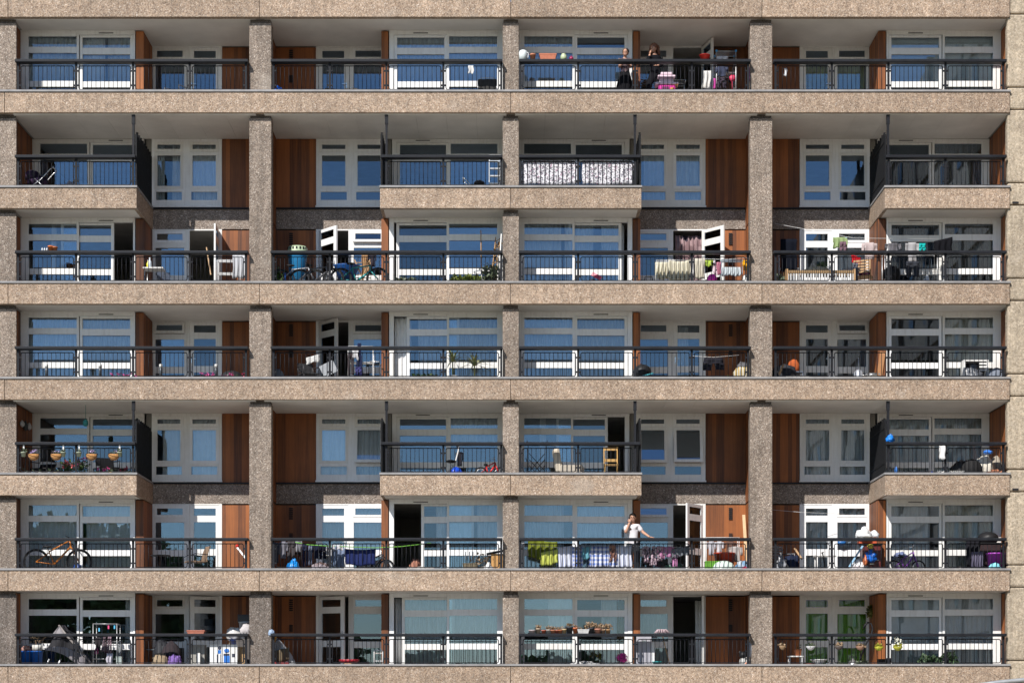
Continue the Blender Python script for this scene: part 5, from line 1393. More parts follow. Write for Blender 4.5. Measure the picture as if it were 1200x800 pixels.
MB().box(-.2, .2, -.2, .25, 0, .6).build('body', M((.50, .27, .09), .6, 0, .2), t, bev=.006); MB().obox((-.03, 0, .66), (.6, .55, .03), (0, -.2, 0)).build('roof', m_metal, t)
# third balcony: washing along the rail
LN = .34
line(5, [(611, 636, LN), (650, 641, LN), (690, 640, LN), (735, 638.5, LN), (770, 640.5, LN), (808, 641, LN)], .005, m_white, 'washing line full of sheets and clothes', 'washing_line', 'washing line')
hang(5, 619, 653, 632, 655, .45, P_((.17, .20, .03), .1), 'olive green cover thrown over the line', 'cover', 'cover', folds=4, amp=.06, slope=-.12, sag=.04)
hang(5, 634, 654, 645, 661.5, .33, P_((.50, .54, .12), .08), 'lemon yellow cloth hanging below the olive cover', 'cloth', folds=3, amp=.04, slope=.1)
CK = cloth_mat('check', (.12, .22, .62), (.82, .83, .88), 8.5, .15)
ST = cloth_mat('stripe', (.55, .60, .80), (.82, .83, .88), 6.5, .15)
hang(5, 654, 671, 640, 665, .32, ST, 'white sheet with pale blue stripes by the post', 'sheet', folds=3, amp=.03, slope=.05)
hang(5, 671, 683, 640.5, 665, .31, CK, 'blue checked sheet behind the inner post', 'sheet', folds=2, amp=.03)
hang(5, 682, 692, 640.5, 655, .28, P_((.18, .45, .55)), 'turquoise towel folded over the line', 'towel', folds=2, slope=.05)
hang(5, 690, 724, 640, 664, .31, CK, 'wide blue and white checked sheet', 'sheet', folds=5, amp=.03)
hang(5, 724, 740, 639.5, 665, .32, ST, 'striped sheet next to the phoning man', 'sheet', folds=3, amp=.03)
hang(5, 714.5, 722, 638, 658, .26, cloth_mat('floral', (.22, .10, .08), (.42, .24, .18), 18), 'brown patterned scarf over the checked sheet', 'scarf', folds=1, amp=.03)
PT = cloth_mat('floral', (.10, .07, .10), (.52, .40, .46), 24, .1)
for i, (a, c_, y1, kind) in enumerate(((753, 762, 661, 'shirt'), (761, 770, 662, 'dress'), (768, 778, 659, 'shirt'))): garment(kind, 5, a, c_, 639.5, y1, LN - .02 * i, PT, ('first', 'middle', 'last')[i] + ' plum patterned top beside the man')
garment('shirt', 5, 770, 781, 640, 656, .3, P_((.55, .25, .42)), 'rose pink shirt on the crowded line')
garment('shirt', 5, 779, 790, 640, 654, .31, P_((.50, .22, .40)), 'darker rose top on the crowded line')
garment('trousers', 5, 787, 794, 650, 664, .33, P_((.55, .25, .45)), 'pink leggings hanging low')
hang(5, 786, 808, 641, 652, .3, cloth_mat('floral', (.10, .11, .13), (.22, .24, .27), 8), 'grey printed cloth at the door end', 'cloth', folds=4, slope=.12)
pile(5, 790, .7, .6, .34, cloth_mat('floral', (.10, .22, .14), (.3, .3, .34), 8), 'green and grey clothes heaped under the line')
airer(5, 846, 1.25, .95, 1.12, 'airer of shirts before the lit cedar boards', m_white, 1, .4)
garment('shirt', 5, 828.5, 839, 634, 652, 1.0, P_((.50, .50, .54)), 'light grey shirt before the cedar boards')
garment('shirt', 5, 838, 848, 634, 650, 1.0, P_((.60, .60, .63)), 'off white shirt before the cedar boards')
garment('shirt', 5, 848, 863, 634, 650, 1.0, P_((.17, .10, .08)), 'brown shirt before the cedar boards')
garment('shirt', 5, 854, 870, 640, 660, .85, P_((.50, .47, .45)), 'stone coloured shirt hanging lower')
box(5, 835, .6, .44, .3, .40, (.13, .36, .03), 'lime green plastic crate', 'crate', 'crate')
bucket(5, 849, .85, .30, .66, (.42, .05, .025), 'red and orange laundry basket', 0, 'laundry_basket', 'basket')
mb = MB().lathe((0, 0, 0), [(.36, 0), (.34, .06), (.24, .24), (.12, .30), (.001, .31)], 24, 0, 1.05, .7)
solid(mb, 'baby_bath', M((.60, .72, .66), .35), 'pale mint tub turned upside down', 'tub', 5, 848, .5, .1)
pile(5, 870, .5, .4, .42, cloth_mat('floral', (.25, .42, .62), (.62, .68, .74), 7), 'blue and white bag by the column', 'bag', 'bag', 0, .3, .15)
bag(5, 872, .35, .28, .22, (.55, .04, .12), 'small crimson bag by the column')
plank(5, 871.5, 603, 875, 662, 1.75, 1.4, .085, M((.66, .47, .27), .6, 0, .15), 'long pale timber plank leaning in the corner')
# rightmost balcony
chair(5, 917, 1.0, .5, .42, .88, 'grey metal chair at the column', (.22, .23, .25), .6, None, True)
bag(5, 914, .55, .42, .5, (.30, .31, .34), 'pale grey sack before the metal chair', amp=.25)
pile(5, 927, .9, .45, .6, P_((.03, .04, .08)), 'dark navy bundle behind the red scooter', 'bundle', 'bundle')
def scooter(px, d, col, label, fl=1, s=1.0):
    t = thing('scooter', label, 'scooter', 5, px, d)
    MB().obox((0, 0, .10), (.5 * s, .1, .03)).tube([(.24 * s * fl, 0, .1), (.34 * s * fl, 0, .2)], .02).build('deck', M(col, .35), t)
    MB().tube([(.34 * s * fl, 0, .12), (.24 * s * fl, 0, .72 * s)], .017).tube([(.24 * s * fl, -.16, .72 * s), (.24 * s * fl, .16, .72 * s)], .014).build('steering_column', m_metal, t)
    for x in (-.27, .36): MB().ring((x * s * fl, 0, .06), .05, .02, 'y', 16, 6).lathe((x * s * fl, 0, .06), [(.03, -.01), (.03, .01)], 8).build('wheel', m_rubber, t)
scooter(927, .6, (.42, .02, .02), 'red child scooter beside the grey sack', -1)
plank(5, 931, 642, 940, 655, .8, .7, .05, m_wood, 'brown stick leaning by the red scooter', 'stick', 'stick')
scooter(955, .55, (.02, .02, .02), 'black scooter before the white table', 1, .9)
table(5, 967, 1.3, .62, .5, .62, 'white garden table behind the scooters', m_white, m_white)
plank(5, 1011, 639, 995, 664, .5, .35, .05, M((.30, .52, .72), .4), 'pale blue broom leaning on the railing', 'broom', 'broom')
bag(5, 1006, .6, .55, .44, (.72, .72, .72), 'white carrier bag with a yellow print', amp=.2); bag(5, 1003, .35, .4, .26, (.70, .66, .68), 'low white bag on the balcony floor')
t = thing('trolley', 'dark red metal cabinet stacked with bags', 'cabinet', 5, 1020, .7)
MB().box(-.26, .26, -.2, .2, .06, .86).build('body', M((.115, .022, .022), .4), t, bev=.012); MB().box(-.3, .3, -.24, .24, .861, .90).build('top', m_metal, t); MB().box(-.2, .2, -.208, -.201, .42, .44).box(-.06, .06, -.225, -.208, .30, .33).build('handle', m_chrome, t); MB().box(-.24, .24, -.18, .18, 0, .059).build('plinth', m_black, t)
bag(5, 1012, .6, .44, .36, (.76, .76, .76), 'crumpled white bag stacked on the red cabinet', 1.0, amp=.25, knot=True); bag(5, 1024, .7, .30, .22, (.72, .74, .78), 'white bag with blue print on the cabinet', 1.06, amp=.2)
box(5, 1016, .75, .5, .3, .12, (.55, .09, .03), 'orange red box between cabinet and bags', 'box', 'box', .902)
bag(5, 1020, .42, .34, .34, (.01, .14, .60), 'blue bag hung on the cabinet front', .36, amp=.3); bag(5, 1020, .4, .18, .16, (.60, .48, .05), 'yellow toy above the blue bag', .74, False, 'toy', 'soft_toy')
bag(5, 1014, .35, .14, .3, (.55, .16, .06), 'orange packet under the blue bag', .26)
mb = MB().lump((0, 0, .05), .12, .06, .07, .2); solid(mb, 'toy_car', M((.02, .14, .42), .4), 'small blue toy stuck to the window', 'toy', 5, 986.5, 2.3, 1.02)
bike(5, 1062, .6, .72, .22, (.20, .06, .34), 'purple child bicycle with white grips', .12, True, sad=.3, bar=.62)
bag(5, 1055, .75, .34, .2, (.16, .20, .36), 'blue basket behind the purple bicycle saddle', .5, False)
t = thing('gas_barbecue', 'black covered barbecue with a domed lid', 'barbecue', 5, 1158, .75)
MB().lump((0, 0, 1.06), .30, .28, .2, .05, 2, 5, 20).build('lid', m_black, t)
MB().box(-.5, .42, -.26, .26, .88, .93).build('shelf', m_black, t, bev=.01); MB().box(-.3, .3, -.24, .24, .3, .879).build('body', M((.03, .014, .016), .5), t, bev=.02)
for x in (-.27, .27): MB().tube([(x, -.2, 0), (x, -.2, .3)], .02).build('leg', m_metal, t)
hang(5, 1133, 1148, 631, 664, .42, P_((.02, .02, .025), .02), 'black coat hanging off the barbecue shelf', 'coat', 'coat', folds=3, amp=.06, group=None)
hang(5, 1138, 1152, 646, 665, .34, P_((.14, .13, .19), .02), 'grey purple blanket hanging below the coat', 'blanket', 'blanket', folds=5, amp=.04, group=None)
bucket(5, 1167, .40, .27, .62, (.40, .06, .48), 'purple plastic tub beside the pier', 0, 'tub', 'tub', .85)
bag(5, 1166, .13, .36, .36, (.22, .60, .72), 'sky blue bag before the purple tub', 0, False, dep=.08)
bag(5, 1125, .5, .4, .22, (.03, .03, .03), 'flat black sack by the coat'); line(5, [(905, 597, 1.6), (940, 600, 1.7), (990, 602, 2.0)], .005, m_white, 'thin white line stretched across the recess', 'washing_line', 'washing line')

# ---- bottom row
for i, px in enumerate((31, 43.5)): bucket(6, px, .45, .17, .54, (.01, .10, .42), ('deep blue tub nearest the column', 'deep blue tub beside the grey parasol')[i], 0, 'tub', 'tub')
pile(6, 31, .45, .3, .16, cloth_mat('floral', (.55, .25, .20), (.6, .4, .35), 12), 'pink clothes heaped in the first blue tub', 'clothes', 'clothes_heap', 0, .26, .3, .53)
pot(6, 43.5, .8, .14, .72, (.62, .62, .58), 'tall white planter behind the blue tubs', ('dry', 6, .25, .06, m_leaf_dry))
def parasol(px):
    t = thing('parasol', 'collapsed grey and white parasol leaning behind the railing', 'parasol', 6, px, .75); t.scale = (1.14, 1.0, 1.05)
    g, wt = P_((.04, .04, .045), .02), P_((.33, .31, .32), .05)
    MB().sheet(lambda u, v: (-.42 + u * (.9) * (.12 + .88 * v) + (1 - v) * .34, -.12 + .06 * math.sin(u * 9 + 3 * v), 1.22 - v * (.62 + .12 * u)), 14, 8, .012).build('upper_canopy', g, t)
    MB().sheet(lambda u, v: (-.10 + (u - .5) * .44 * v, -.2 + .03 * math.sin(u * 7), 1.20 - v * .30), 8, 6, .01).build('pale_gore', wt, t)
    MB().sheet(lambda u, v: (-.46 + u * 1.02, -.22 - .03 * math.sin(u * 22), .58 + .10 * math.sin(u * PI) - .26 * u * u - v * (.05 + .36 * u)), 26, 6, .012).build('lower_canopy', cloth_mat('stripe', (.30, .28, .30), (.36, .34, .36), 5), t)
    MB().tube([(-.12, -.15, 1.22), (.12, -.24, .9), (.62, -.26, .3), (.78, -.2, .08)], [.025, .03, .03, .022]).build('pole', M((.22, .2, .19), .5), t)
    q = MB()
    for i in range(5): q.tube([(-.1, -.16, 1.2), (-.42 + i * .32, -.02, .86 - .05 * i)], .008, 4)
    q.build('rib', m_metal, t)
    MB().tube([(-.5, -.1, .0), (-.36, -.16, .3)], .025).tube([(-.2, -.1, 0), (-.08, -.12, .3)], .025).build('foot', m_alu, t)
parasol(76)
airer(6, 125, .8, .68, 1.32, 'folding airer with coloured pegs', m_alu, 3, .45)
for i, (x, y, c_) in enumerate(((127.5, 734, (.72, .08, .22)), (134.5, 734, (.08, .42, .66)), (116.5, 737, (.10, .45, .70)))):
    mb = MB().box(-.02, .02, -.02, .02, -.06, .04); tag(mb.build('clothes_peg', M(c_, .4), None, (wx(x, .6), .575, wz(y, .6))), full(('pink peg', 'outer blue peg', 'inner blue peg')[i] + ' on the airer', 6, 1), 'peg')
for a, c_, y0, y1, col, kind, l_ in ((111, 119, 746, 764, (.05, .045, .05), 'shirt', 'black top on the pegged airer'), (118, 127, 746, 763, (.16, .12, .14), 'dress', 'mauve top on the pegged airer'), (126, 131, 745, 766, (.28, .20, .24), 'trousers', 'dusky pink leggings on the pegged airer'), (111, 115, 759, 766, (.45, .10, .25), 'shorts', 'pink shorts on the pegged airer')): garment(kind, 6, a, c_, y0, y1, .52, P_(col), l_)
hang(6, 124.5, 132, 765, 778, .5, P_((.68, .66, .74)), 'white towel low on the pegged airer', 'towel', folds=2)
hang(6, 136, 142, 754, 776, .7, P_((.36, .38, .40)), 'grey cloth on the side of the airer', 'cloth', folds=2)
box(6, 140, .5, .16, .16, .38, (.36, .42, .40), 'grey green carton beside the airer', 'carton', 'carton')
pile(6, 201, .9, .58, .78, P_((.055, .045, .05)), 'dark brown blanket heaped high', 'blanket', 'blanket', 1, .45, .12)
pile(6, 190, 1.2, .5, .85, M((.02, .022, .028), .6), 'black sack behind the brown blanket', 'sack', 'sack')
pile(6, 188, .55, .5, .46, P_((.40, .31, .21)), 'tan fur cushion behind the railing', 'cushion', 'cushion', 2, .35, .2)
pile(6, 205, .5, .36, .40, P_((.26, .16, .46)), 'lilac cloth under the brown blanket', 'cloth', 'folded_cloth', 2, .3, .3)
table(6, 180, 1.6, .5, .4, .62, 'low table in the recess', M((.12, .14, .15), .5), m_metal)
trough(6, 230, .07, .52, .145, (.36, .13, .085), 'brick red trough hooked over the handrail', rh(6) - .05, .28)
box(6, 231.5, .6, .45, .3, .72, (.33, .32, .29), 'grey green cabinet under the red trough', 'cabinet', 'cabinet')
mb = MB().box(-.05, .05, -.03, .03, 0, .48); solid(mb, 'post', m_white, 'short white post before the cabinet', 'post', 6, 232.5, .3)
t = thing('painted_board', 'white board painted with blue and black figures', 'painting', 6, 261.5, .25, .10)
MB().box(-.40, .40, 0, .02, 0, .62).build('board', m_white, t)
q = MB()
q.box(.02, .19, -.006, -.002, .1, .3).lump((.1, -.004, .44), .07, .004, .06, .2, 4, 2, 12, flat=False).box(-.14, -.06, -.006, -.002, .36, .46)
q.build('blue_shapes', M((.02, .16, .55), .5), t)
q = MB().box(.01, .18, -.006, -.002, .302, .36); q.lump((-.1, -.004, .52), .045, .004, .05, .2, 4, 3, 12, flat=False); q.box(-.18, -.15, -.006, -.002, .1, .34).box(-.08, -.06, -.006, -.002, .08, .34).box(.25, .34, -.006, -.002, .26, .36)
q.build('dark_shapes', M((.03, .035, .06), .5), t)
box(6, 284, .5, .22, .12, .66, (.42, .27, .13), 'narrow tan cardboard beside the column', 'cardboard', 'cardboard')
chair(6, 277, 1.2, .5, .7, 1.0, 'tall pale wooden stool in the corner', (.42, .34, .24), 0, None, False, 0, False)
bucket(6, 278, 1.2, .22, .14, (.012, .06, .34), 'blue washing bowl on the tall stool', .735, 'bowl', 'bowl')
bag(6, 275, 1.25, .52, .46, (.55, .54, .53), 'white sack of washing in the blue bowl', .84, False, amp=.12)
bucket(6, 288, 1.1, .2, .5, (.42, .44, .48), 'pale bucket stacked by the column', .9, 'bucket'); box(6, 288, 1.1, .42, .4, .2, (.03, .03, .03), 'black box lid on top of the bucket', 'box', 'box', 1.401)
box(6, 288, 1.12, .5, .42, .9, (.10, .09, .085), 'dark cupboard standing at the column', 'cupboard', 'cupboard')
pile(6, 288.5, .35, .3, .3, P_((.62, .58, .58)), 'white cloth draped at the rail end', 'cloth', 'cloth', 0, .2, .3, .98)
t = thing('wrapped_bundle', 'white draped bundle with a brown sling', 'bundle', 6, 334, .7)
MB().sheet(lambda u, v: (-.34 + .66 * u * (1 - .45 * (1 - v) ** 2), -.1 + .05 * math.sin(u * 8), .95 - .30 * u * u - v * (.92 - .30 * u * u)), 12, 8, .02).build('drape', P_((.52, .53, .56)), t)
MB().sheet(lambda u, v: (-.30 + .44 * u, -.18 + .02 * math.sin(u * 9), .54 + .10 * u - v * .36), 8, 4, .015).build('sling', P_((.19, .15, .10)), t)
MB().tube([(-.3, -.1, .8), (-.24, -.14, 1.0)], .035).build('handle', M((.55, .28, .04), .5), t)
bag(6, 318, .2, .18, .2, (.30, .40, .55), 'pale blue cloth on the rail by the column', .96, False)
box(6, 330, .35, .42, .2, .22, (.30, .02, .025), 'flat red tray at the column foot', 'tray', 'tray')
t = thing('flower_bowl', 'red rimmed clay bowl', 'bowl', 6, 409, .5); MB().lathe((0, 0, 0), [(.13, 0), (.17, .2), (.01, .2)], 18).build('bowl', M((.38, .22, .12), .7), t); MB().lathe((0, 0, .201), [(.2, 0), (.29, .05), (.3, .10), (.27, .10), (.001, .05)], 20, 0, 1, .7).build('rim', M((.42, .02, .04), .5), t)
def step_stool(px):
    t = thing('step_stool', 'white tubular step stool behind the railing', 'stool', 6, px, .4)
    for y in (-.02, .28): MB().tube([(-.12, y, 0), (-.12, y * .6, .52), (-.09, y * .6, .56), (.09, y * .6, .56), (.12, y * .6, .52), (.12, y, 0)], .02).build('leg', m_white, t)
    MB().box(-.115, .115, -.02, .2, .24, .27).build('step', M((.5, .5, .5), .5), t); MB().box(-.115, .115, 0, .18, .46, .49).build('seat', M((.5, .45, .42), .5), t)
step_stool(443.5)
# row of clay pots on the handrail of the third balcony
spec = [(623.5, .10, .105, (.52, .44, .44), 'pale pink bowl', 0), (631, .075, .15, (.42, .33, .24), 'buff pot with dry stems', 12), (637, .072, .10, (.50, .13, .07), 'red pot', 0), (642.5, .06, .115, (.60, .54, .48), 'cream pot', 8), (648, .08, .105, (.50, .20, .11), 'clay pot with dead leaves', 12), (652.5, .055, .10, (.40, .10, .06), 'dark red pot', 6), (656.5, .07, .11, (.52, .18, .08), 'orange clay pot', 8), (661.5, .065, .13, (.58, .42, .22), 'yellow ochre pot', 0), (667.5, .10, .20, (.035, .038, .045), 'tall black pot', 14), (674, .075, .17, (.52, .15, .06), 'bright terracotta pot', 5)]
for i, (x, R_, H_, c_, l_, n_) in enumerate(spec): pot(6, x, .07, R_, H_, c_, l_ + ' in the handrail row', ('dry', n_, .09, .05, m_leaf_dry) if n_ else None, rh(6), RP)
trough(6, 683.5, .07, .34, .12, (.50, .50, .50), 'pale grey trough in the handrail row', rh(6), .2, (18, .06, .05, m_leaf_dry))
for x, R_, H_, c_, l_, n_ in ((692.5, .095, .165, (.04, .042, .05), 'wide black pot', 22), (700.5, .105, .14, (.55, .26, .18), 'pinkish clay pot', 14), (707, .06, .12, (.42, .26, .16), 'small brown pot', 16), (712.5, .075, .12, (.48, .28, .14), 'tan clay pot at the row end', 14)): pot(6, x, .07, R_, H_, c_, l_ + ' in the handrail row', ('dry', n_, .15, .06, m_leaf_dry), rh(6), RP)
bucket(6, 609.5, .35, .09, .42, (.01, .10, .04), 'dark green tall jar at the column', 0, 'jar', 'jar')
pile(6, 727, 1.45, .45, .5, M((.20, .34, .05), .5), 'lime green cushion inside the window', 'cushion', 'cushion', 0, .3, .06, .2)
pot(6, 703, 1.5, .1, .3, (.3, .2, .1), 'potted plant with yellow leaves inside the window', ('bush', 120, .26, .12, leaf_mat((.25, .10, .01), (.5, .30, .02))))
mb = MB().leaves((0, 0, .3), (.15, .12, .15), 160, .07, 4); solid(mb, 'flower_bunch', M((.68, .05, .38), .5), 'round bunch of magenta flowers behind the railing', 'flowers', 6, 729.5, .7, .05)
pile(6, 685, .5, .9, .24, M((.45, .45, .45), .7), 'pale trays along the window foot', 'tray', 'tray', 1, .2, .2)
t = thing('cabinet', 'white narrow cabinet by the cedar return', 'cabinet', 6, 755.5, .6)
MB().box(-.27, .18, -.2, .2, 0, .96).build('body', M((.42, .42, .47), .5), t, bev=.01); MB().box(.181, .27, -.2, .2, 0, .78).build('side', m_white, t, bev=.01); MB().box(-.1, .02, -.215, -.201, .8, .84).build('handle', m_chrome, t)
bucket(6, 770, .45, .14, .24, (.02, .44, .46), 'turquoise bowl on the floor', 0, 'bowl', 'bowl')
t = thing('mop', 'pink mop propped head up against the handrail', 'mop', 6, 776, .3)
MB().tube([(.28, .35, 0), (-.02, -.05, 1.06)], .013).build('pole', m_wood, t)
q = MB()
R_ = random.Random(5)
for i in range(40):
    a = R_.uniform(0, 6.28); l = R_.uniform(.1, .24); q.tube([(-.02, -.05, 1.10), (-.02 + l * .6 * math.cos(a), -.05 + l * .4 * math.sin(a), 1.14), (-.02 + l * math.cos(a), -.05 + l * .6 * math.sin(a), 1.04)], .014, 5)
q.build('head', P_((.62, .48, .50)), t)
bag(6, 750, .4, .12, .16, (.10, .03, .20), 'small violet packet by the cabinet')
t = thing('soft_toy', 'black and white plush toy sitting at the column', 'soft toy', 6, 872.5, .35, .02); MB().lump((0, 0, .2), .15, .12, .17, .12).build('body', M((.5, .5, .48), .9), t); MB().lump((-.05, -.04, .40), .11, .1, .1, .1, flat=False).lump((-.13, -.02, .47), .04, .03, .05).lump((.03, -.02, .49), .04, .03, .05).build('head', m_black, t); MB().lump((.04, -.12, .12), .05, .05, .07).build('paw', M((.60, .25, .15), .8), t)
bag(6, 879, .2, .1, .5, (.40, .42, .46), 'grey bag hung on the rail end post', .35, False)
t = thing('garden_hose', 'thin black cane with a hooked top behind the railing', 'cane', 6, 1013, .9)
MB().tube([(-.12, 0, .35), (.04, 0, .75), (.20, 0, 1.02), (.24, 0, 1.2), (.19, 0, 1.34), (.10, 0, 1.37), (.02, 0, 1.30), (-.03, 0, 1.2)], .028).tube([(-.10, 0, 0), (-.11, 0, .40)], .03).build('shaft', m_black, t)
table(6, 932, .45, .42, .34, .40, 'small white plant stool', m_white, m_white)
pot(6, 935, .45, .115, .2, (.48, .16, .06), 'terracotta pot on the white plant stool', ('bush', 10, .08, .06, m_leaf), .401)
mb = MB().lathe((0, 0, 0), [(.10, 0), (.12, .04), (.06, .08), (.22, .22), (.25, .24), (.23, .25), (.001, .2)], 24)
solid(mb, 'planter_bowl', M((.74, .74, .72), .5), 'white scalloped planter bowl', 'planter', 6, 959.5, .4, .05)
def basket(px, py, col, lm, label, R=.13, d=-.02, fl=None):
    t = thing('hanging_basket', label, 'hanging basket', 6, px, d, hz(6, py, d), 0, 'baskets hooked along the railing')
    MB().lathe((0, 0, 0), [(.02, -.10), (R * .6, -.07), (R, .0), (R * .95, .02), (.001, .01)], 16, 0, 1, .8).build('bowl', M(col, .6, 0, .2, 20), t)
    MB().leaves((0, 0, .04), (R, R * .7, .06), 50, .07, int(px)).build('foliage', lm, t)
    MB().tube([(-R * .9, 0, .0), (-R * .5, .08, .30), (0, .095, .33), (R * .5, .08, .30), (R * .9, 0, .0)], .006, 4).build('wire', m_metal, t)
    if fl: flowers(t, (0, 0, .16), (R * .7, .05, .09), 9, fl, .09, int(px))
basket(917, 757, (.28, .18, .10), m_leaf_dry, 'brown bird shaped basket at the column', .10)
basket(950, 757.5, (.55, .55, .56), m_leaf_grey, 'white basket before the garden door')
basket(983, 757, (.10, .08, .07), m_leaf_dry, 'dark brown basket at the inner post')
basket(1008, 757.5, (.30, .17, .11), m_leaf_dry, 'copper basket beneath the black cane')
basket(1030, 758, (.42, .42, .03), m_leaf_yel, 'yellow green basket before the cedar return')
basket(1052, 758, (.36, .36, .04), m_leaf_yel, 'yellow basket of white flowers at the middle post', .14, -.02, (.72, .72, .62))
mb = MB().leaves((0, 0, 0), (.17, .12, .17), 420, .09, 9, 0, 0, .5)
o = mb.build('topiary_ball', leaf_mat((.05, .06, .012), (.20, .19, .04)), None, (wx(1022.5, 2.0), 2.0, wz(716, 2.0))); tag(o, full('round leafy ball hung on the cedar return', 6, 4), 'plant')
mb = MB().lathe((0, 0, 0), [(.15, 0), (.17, .08), (.12, .18), (.04, .24), (.02, .28)], 18, 1).tube([(-.12, 0, .2), (-.1, 0, .32), (.1, 0, .32), (.12, 0, .2)], .014)
solid(mb, 'kettle', [m_black, m_chrome], 'old metal kettle with a black handle', 'kettle', 6, 999.5, .4, .05)
trough(6, 985, .3, .25, .1, (.3, .28, .2), 'low tray of seedlings by the kettle', .06, .14, (20, .06, .06, m_leaf_grey)); trough(6, 1010, .3, .42, .1, (.3, .28, .2), 'wider tray of seedlings below the cane', .06, .14, (24, .08, .07, m_leaf_grey))
trough(6, 1091, .3, .55, .16, (.03, .03, .032), 'black trough of dark green leaves', .04, .2, (50, .15, .13, leaf_mat((.02, .05, .02), (.09, .15, .07))))
pot(6, 1111, .3, .12, .14, (.04, .04, .04), 'spreading green plant beside the black trough', ('bush', 150, .2, .14, leaf_mat((.02, .05, .02), (.09, .15, .07))), .04)
box(6, 946, .7, .4, .2, .2, (.30, .10, .05), 'low terracotta trough behind the white bowl', 'trough', 'trough')
box(6, 1036, .9, .35, .3, .32, (.02, .018, .016), 'dark box at the foot of the cedar return', 'box')
# steel handrail crossing the lower right corner, in front of the tower
t = empty('access_ramp_rail', 'pale grey steel rail in the corner below the pier', 'handrail', (wx(1190, -6), -6, 0)); hh = wz(797, -6)
MB().tube([(-1.6, 0, hh - .22), (-.5, 0, hh - .05), (.2, 0, hh + .02), (1.5, 0, hh + .04), (4, 0, hh + .04)], .055, 10).build('top_rail', M((.36, .38, .40), .4, .3), t)
for x in (-1.4, .9, 3.6): MB().tube([(x, 0, 0), (x, 0, hh - .18 + (.18 if x > 0 else 0))], .05, 8).build('post', M((.36, .38, .40), .4, .3), t)
# ---------------------------------------------------------------- people
def grow(nodes, edges, sub=2, k=1.0):
    """smooth skinned surface around a skeleton; nodes: name -> (x, y, z, rx, ry)"""
    names = list(nodes); me = bpy.data.meshes.new('skeleton')
    me.from_pydata([nodes[n][:3] for n in names], [(names.index(a), names.index(b)) for a, b in edges], [])
    o = bpy.data.objects.new('skeleton', me); C.objects.link(o)
    sk = o.modifiers.new('skin', 'SKIN'); sk.use_smooth_shade = True
    for i, n in enumerate(names):
        q = nodes[n]; me.skin_vertices[0].data[i].radius = (q[3] * k, (q[4] if len(q) > 4 else q[3]) * k)
    me.skin_vertices[0].data[0].use_root = True
    s = o.modifiers.new('sub', 'SUBSURF'); s.levels = sub; s.render_levels = sub
    dg = bpy.context.evaluated_depsgraph_get(); dg.update()
    out = bpy.data.meshes.new_from_object(o.evaluated_get(dg))
    bpy.data.objects.remove(o); bpy.data.meshes.remove(me)
    return out
def hand(mb, wrist, direction, up, scale=1.0, curl=.5):
    """palm with four unequal bent fingers and a side thumb"""
    d = Vector(direction).normalized(); u = Vector(up); u = (u - d * u.dot(d)).normalized(); s = d.cross(u); w = Vector(wrist)
    palm = w + d * .045 * scale
    b = len(mb.v); mb.lump((0, 0, 0), .045 * scale, .022 * scale, .05 * scale, .02, 2, 1, 12, flat=False)
    R = Matrix((s, u, d)).transposed()
    for i in range(b, len(mb.v)): mb.v[i] = tuple(palm + R @ Vector(mb.v[i]))
    for k, (off, L) in enumerate(((-.032, .068), (-.011, .078), (.011, .073), (.032, .056))):
        p0 = palm + d * .035 * scale + s * off * scale
        p1 = p0 + (d * (1 - .25 * curl) - u * .35 * curl) * L * .5 * scale
        p2 = p1 + (d * (1 - .9 * curl) - u * .9 * curl) * L * .55 * scale
        mb.tube([p0, p1, p2], [.0105 * scale, .0095 * scale, .007 * scale], 6)
    t0 = w + d * .025 * scale - s * .035 * scale
    mb.tube([t0, t0 - s * .025 * scale + d * .03 * scale, t0 - s * .018 * scale + d * .058 * scale - u * .02 * curl], [.013 * scale, .011 * scale, .008 * scale], 6)
def head(mb, c, R, face, tilt=0.0):
    """skull, jaw, nose, ears, eyes sockets; face = yaw angle of the look (0 looks to -y)"""
    M3 = Matrix.Rotation(face, 3, 'Z') @ Matrix.Rotation(tilt, 3, 'Y')
    def add(fn):
        b = len(mb.v); fn()
        for i in range(b, len(mb.v)): mb.v[i] = tuple(Vector(c) + M3 @ Vector(mb.v[i]))
    add(lambda: mb.lump((0, .01, .02), R * .78, R * .95, R * .98, .01, 2, 1, 20, flat=False))
    add(lambda: mb.lump((0, -.028, -R * .52), R * .56, R * .62, R * .55, .01, 2, 1, 16, flat=False))
    add(lambda: mb.lump((0, -R * .98, -R * .12), R * .12, R * .2, R * .2, .0, 2, 1, 10, flat=False))
    for sx in (-1, 1):
        add(lambda: mb.lump((sx * R * .79, .015, -R * .05), R * .1, R * .18, R * .26, 0, 2, 1, 10, flat=False))
        add(lambda: mb.lump((sx * R * .3, -R * .84, R * .08), R * .11, R * .07, R * .065, 0, 2, 1, 8, 1, flat=False))
        add(lambda: mb.lump((sx * R * .3, -R * .85, R * .26), R * .2, R * .06, R * .045, 0, 2, 1, 8, 2, flat=False))
    add(lambda: mb.lump((0, -R * .83, -R * .55), R * .26, R * .08, R * .06, 0, 2, 1, 8, 3, flat=False))
    return M3
m_eye = M((.03, .02, .015), .3); m_hair = M((.018, .012, .01), .6, 0, .3, 30); m_lip = M((.30, .11, .09), .5)
SKIN = [m_skin, m_eye, m_hair, m_lip]

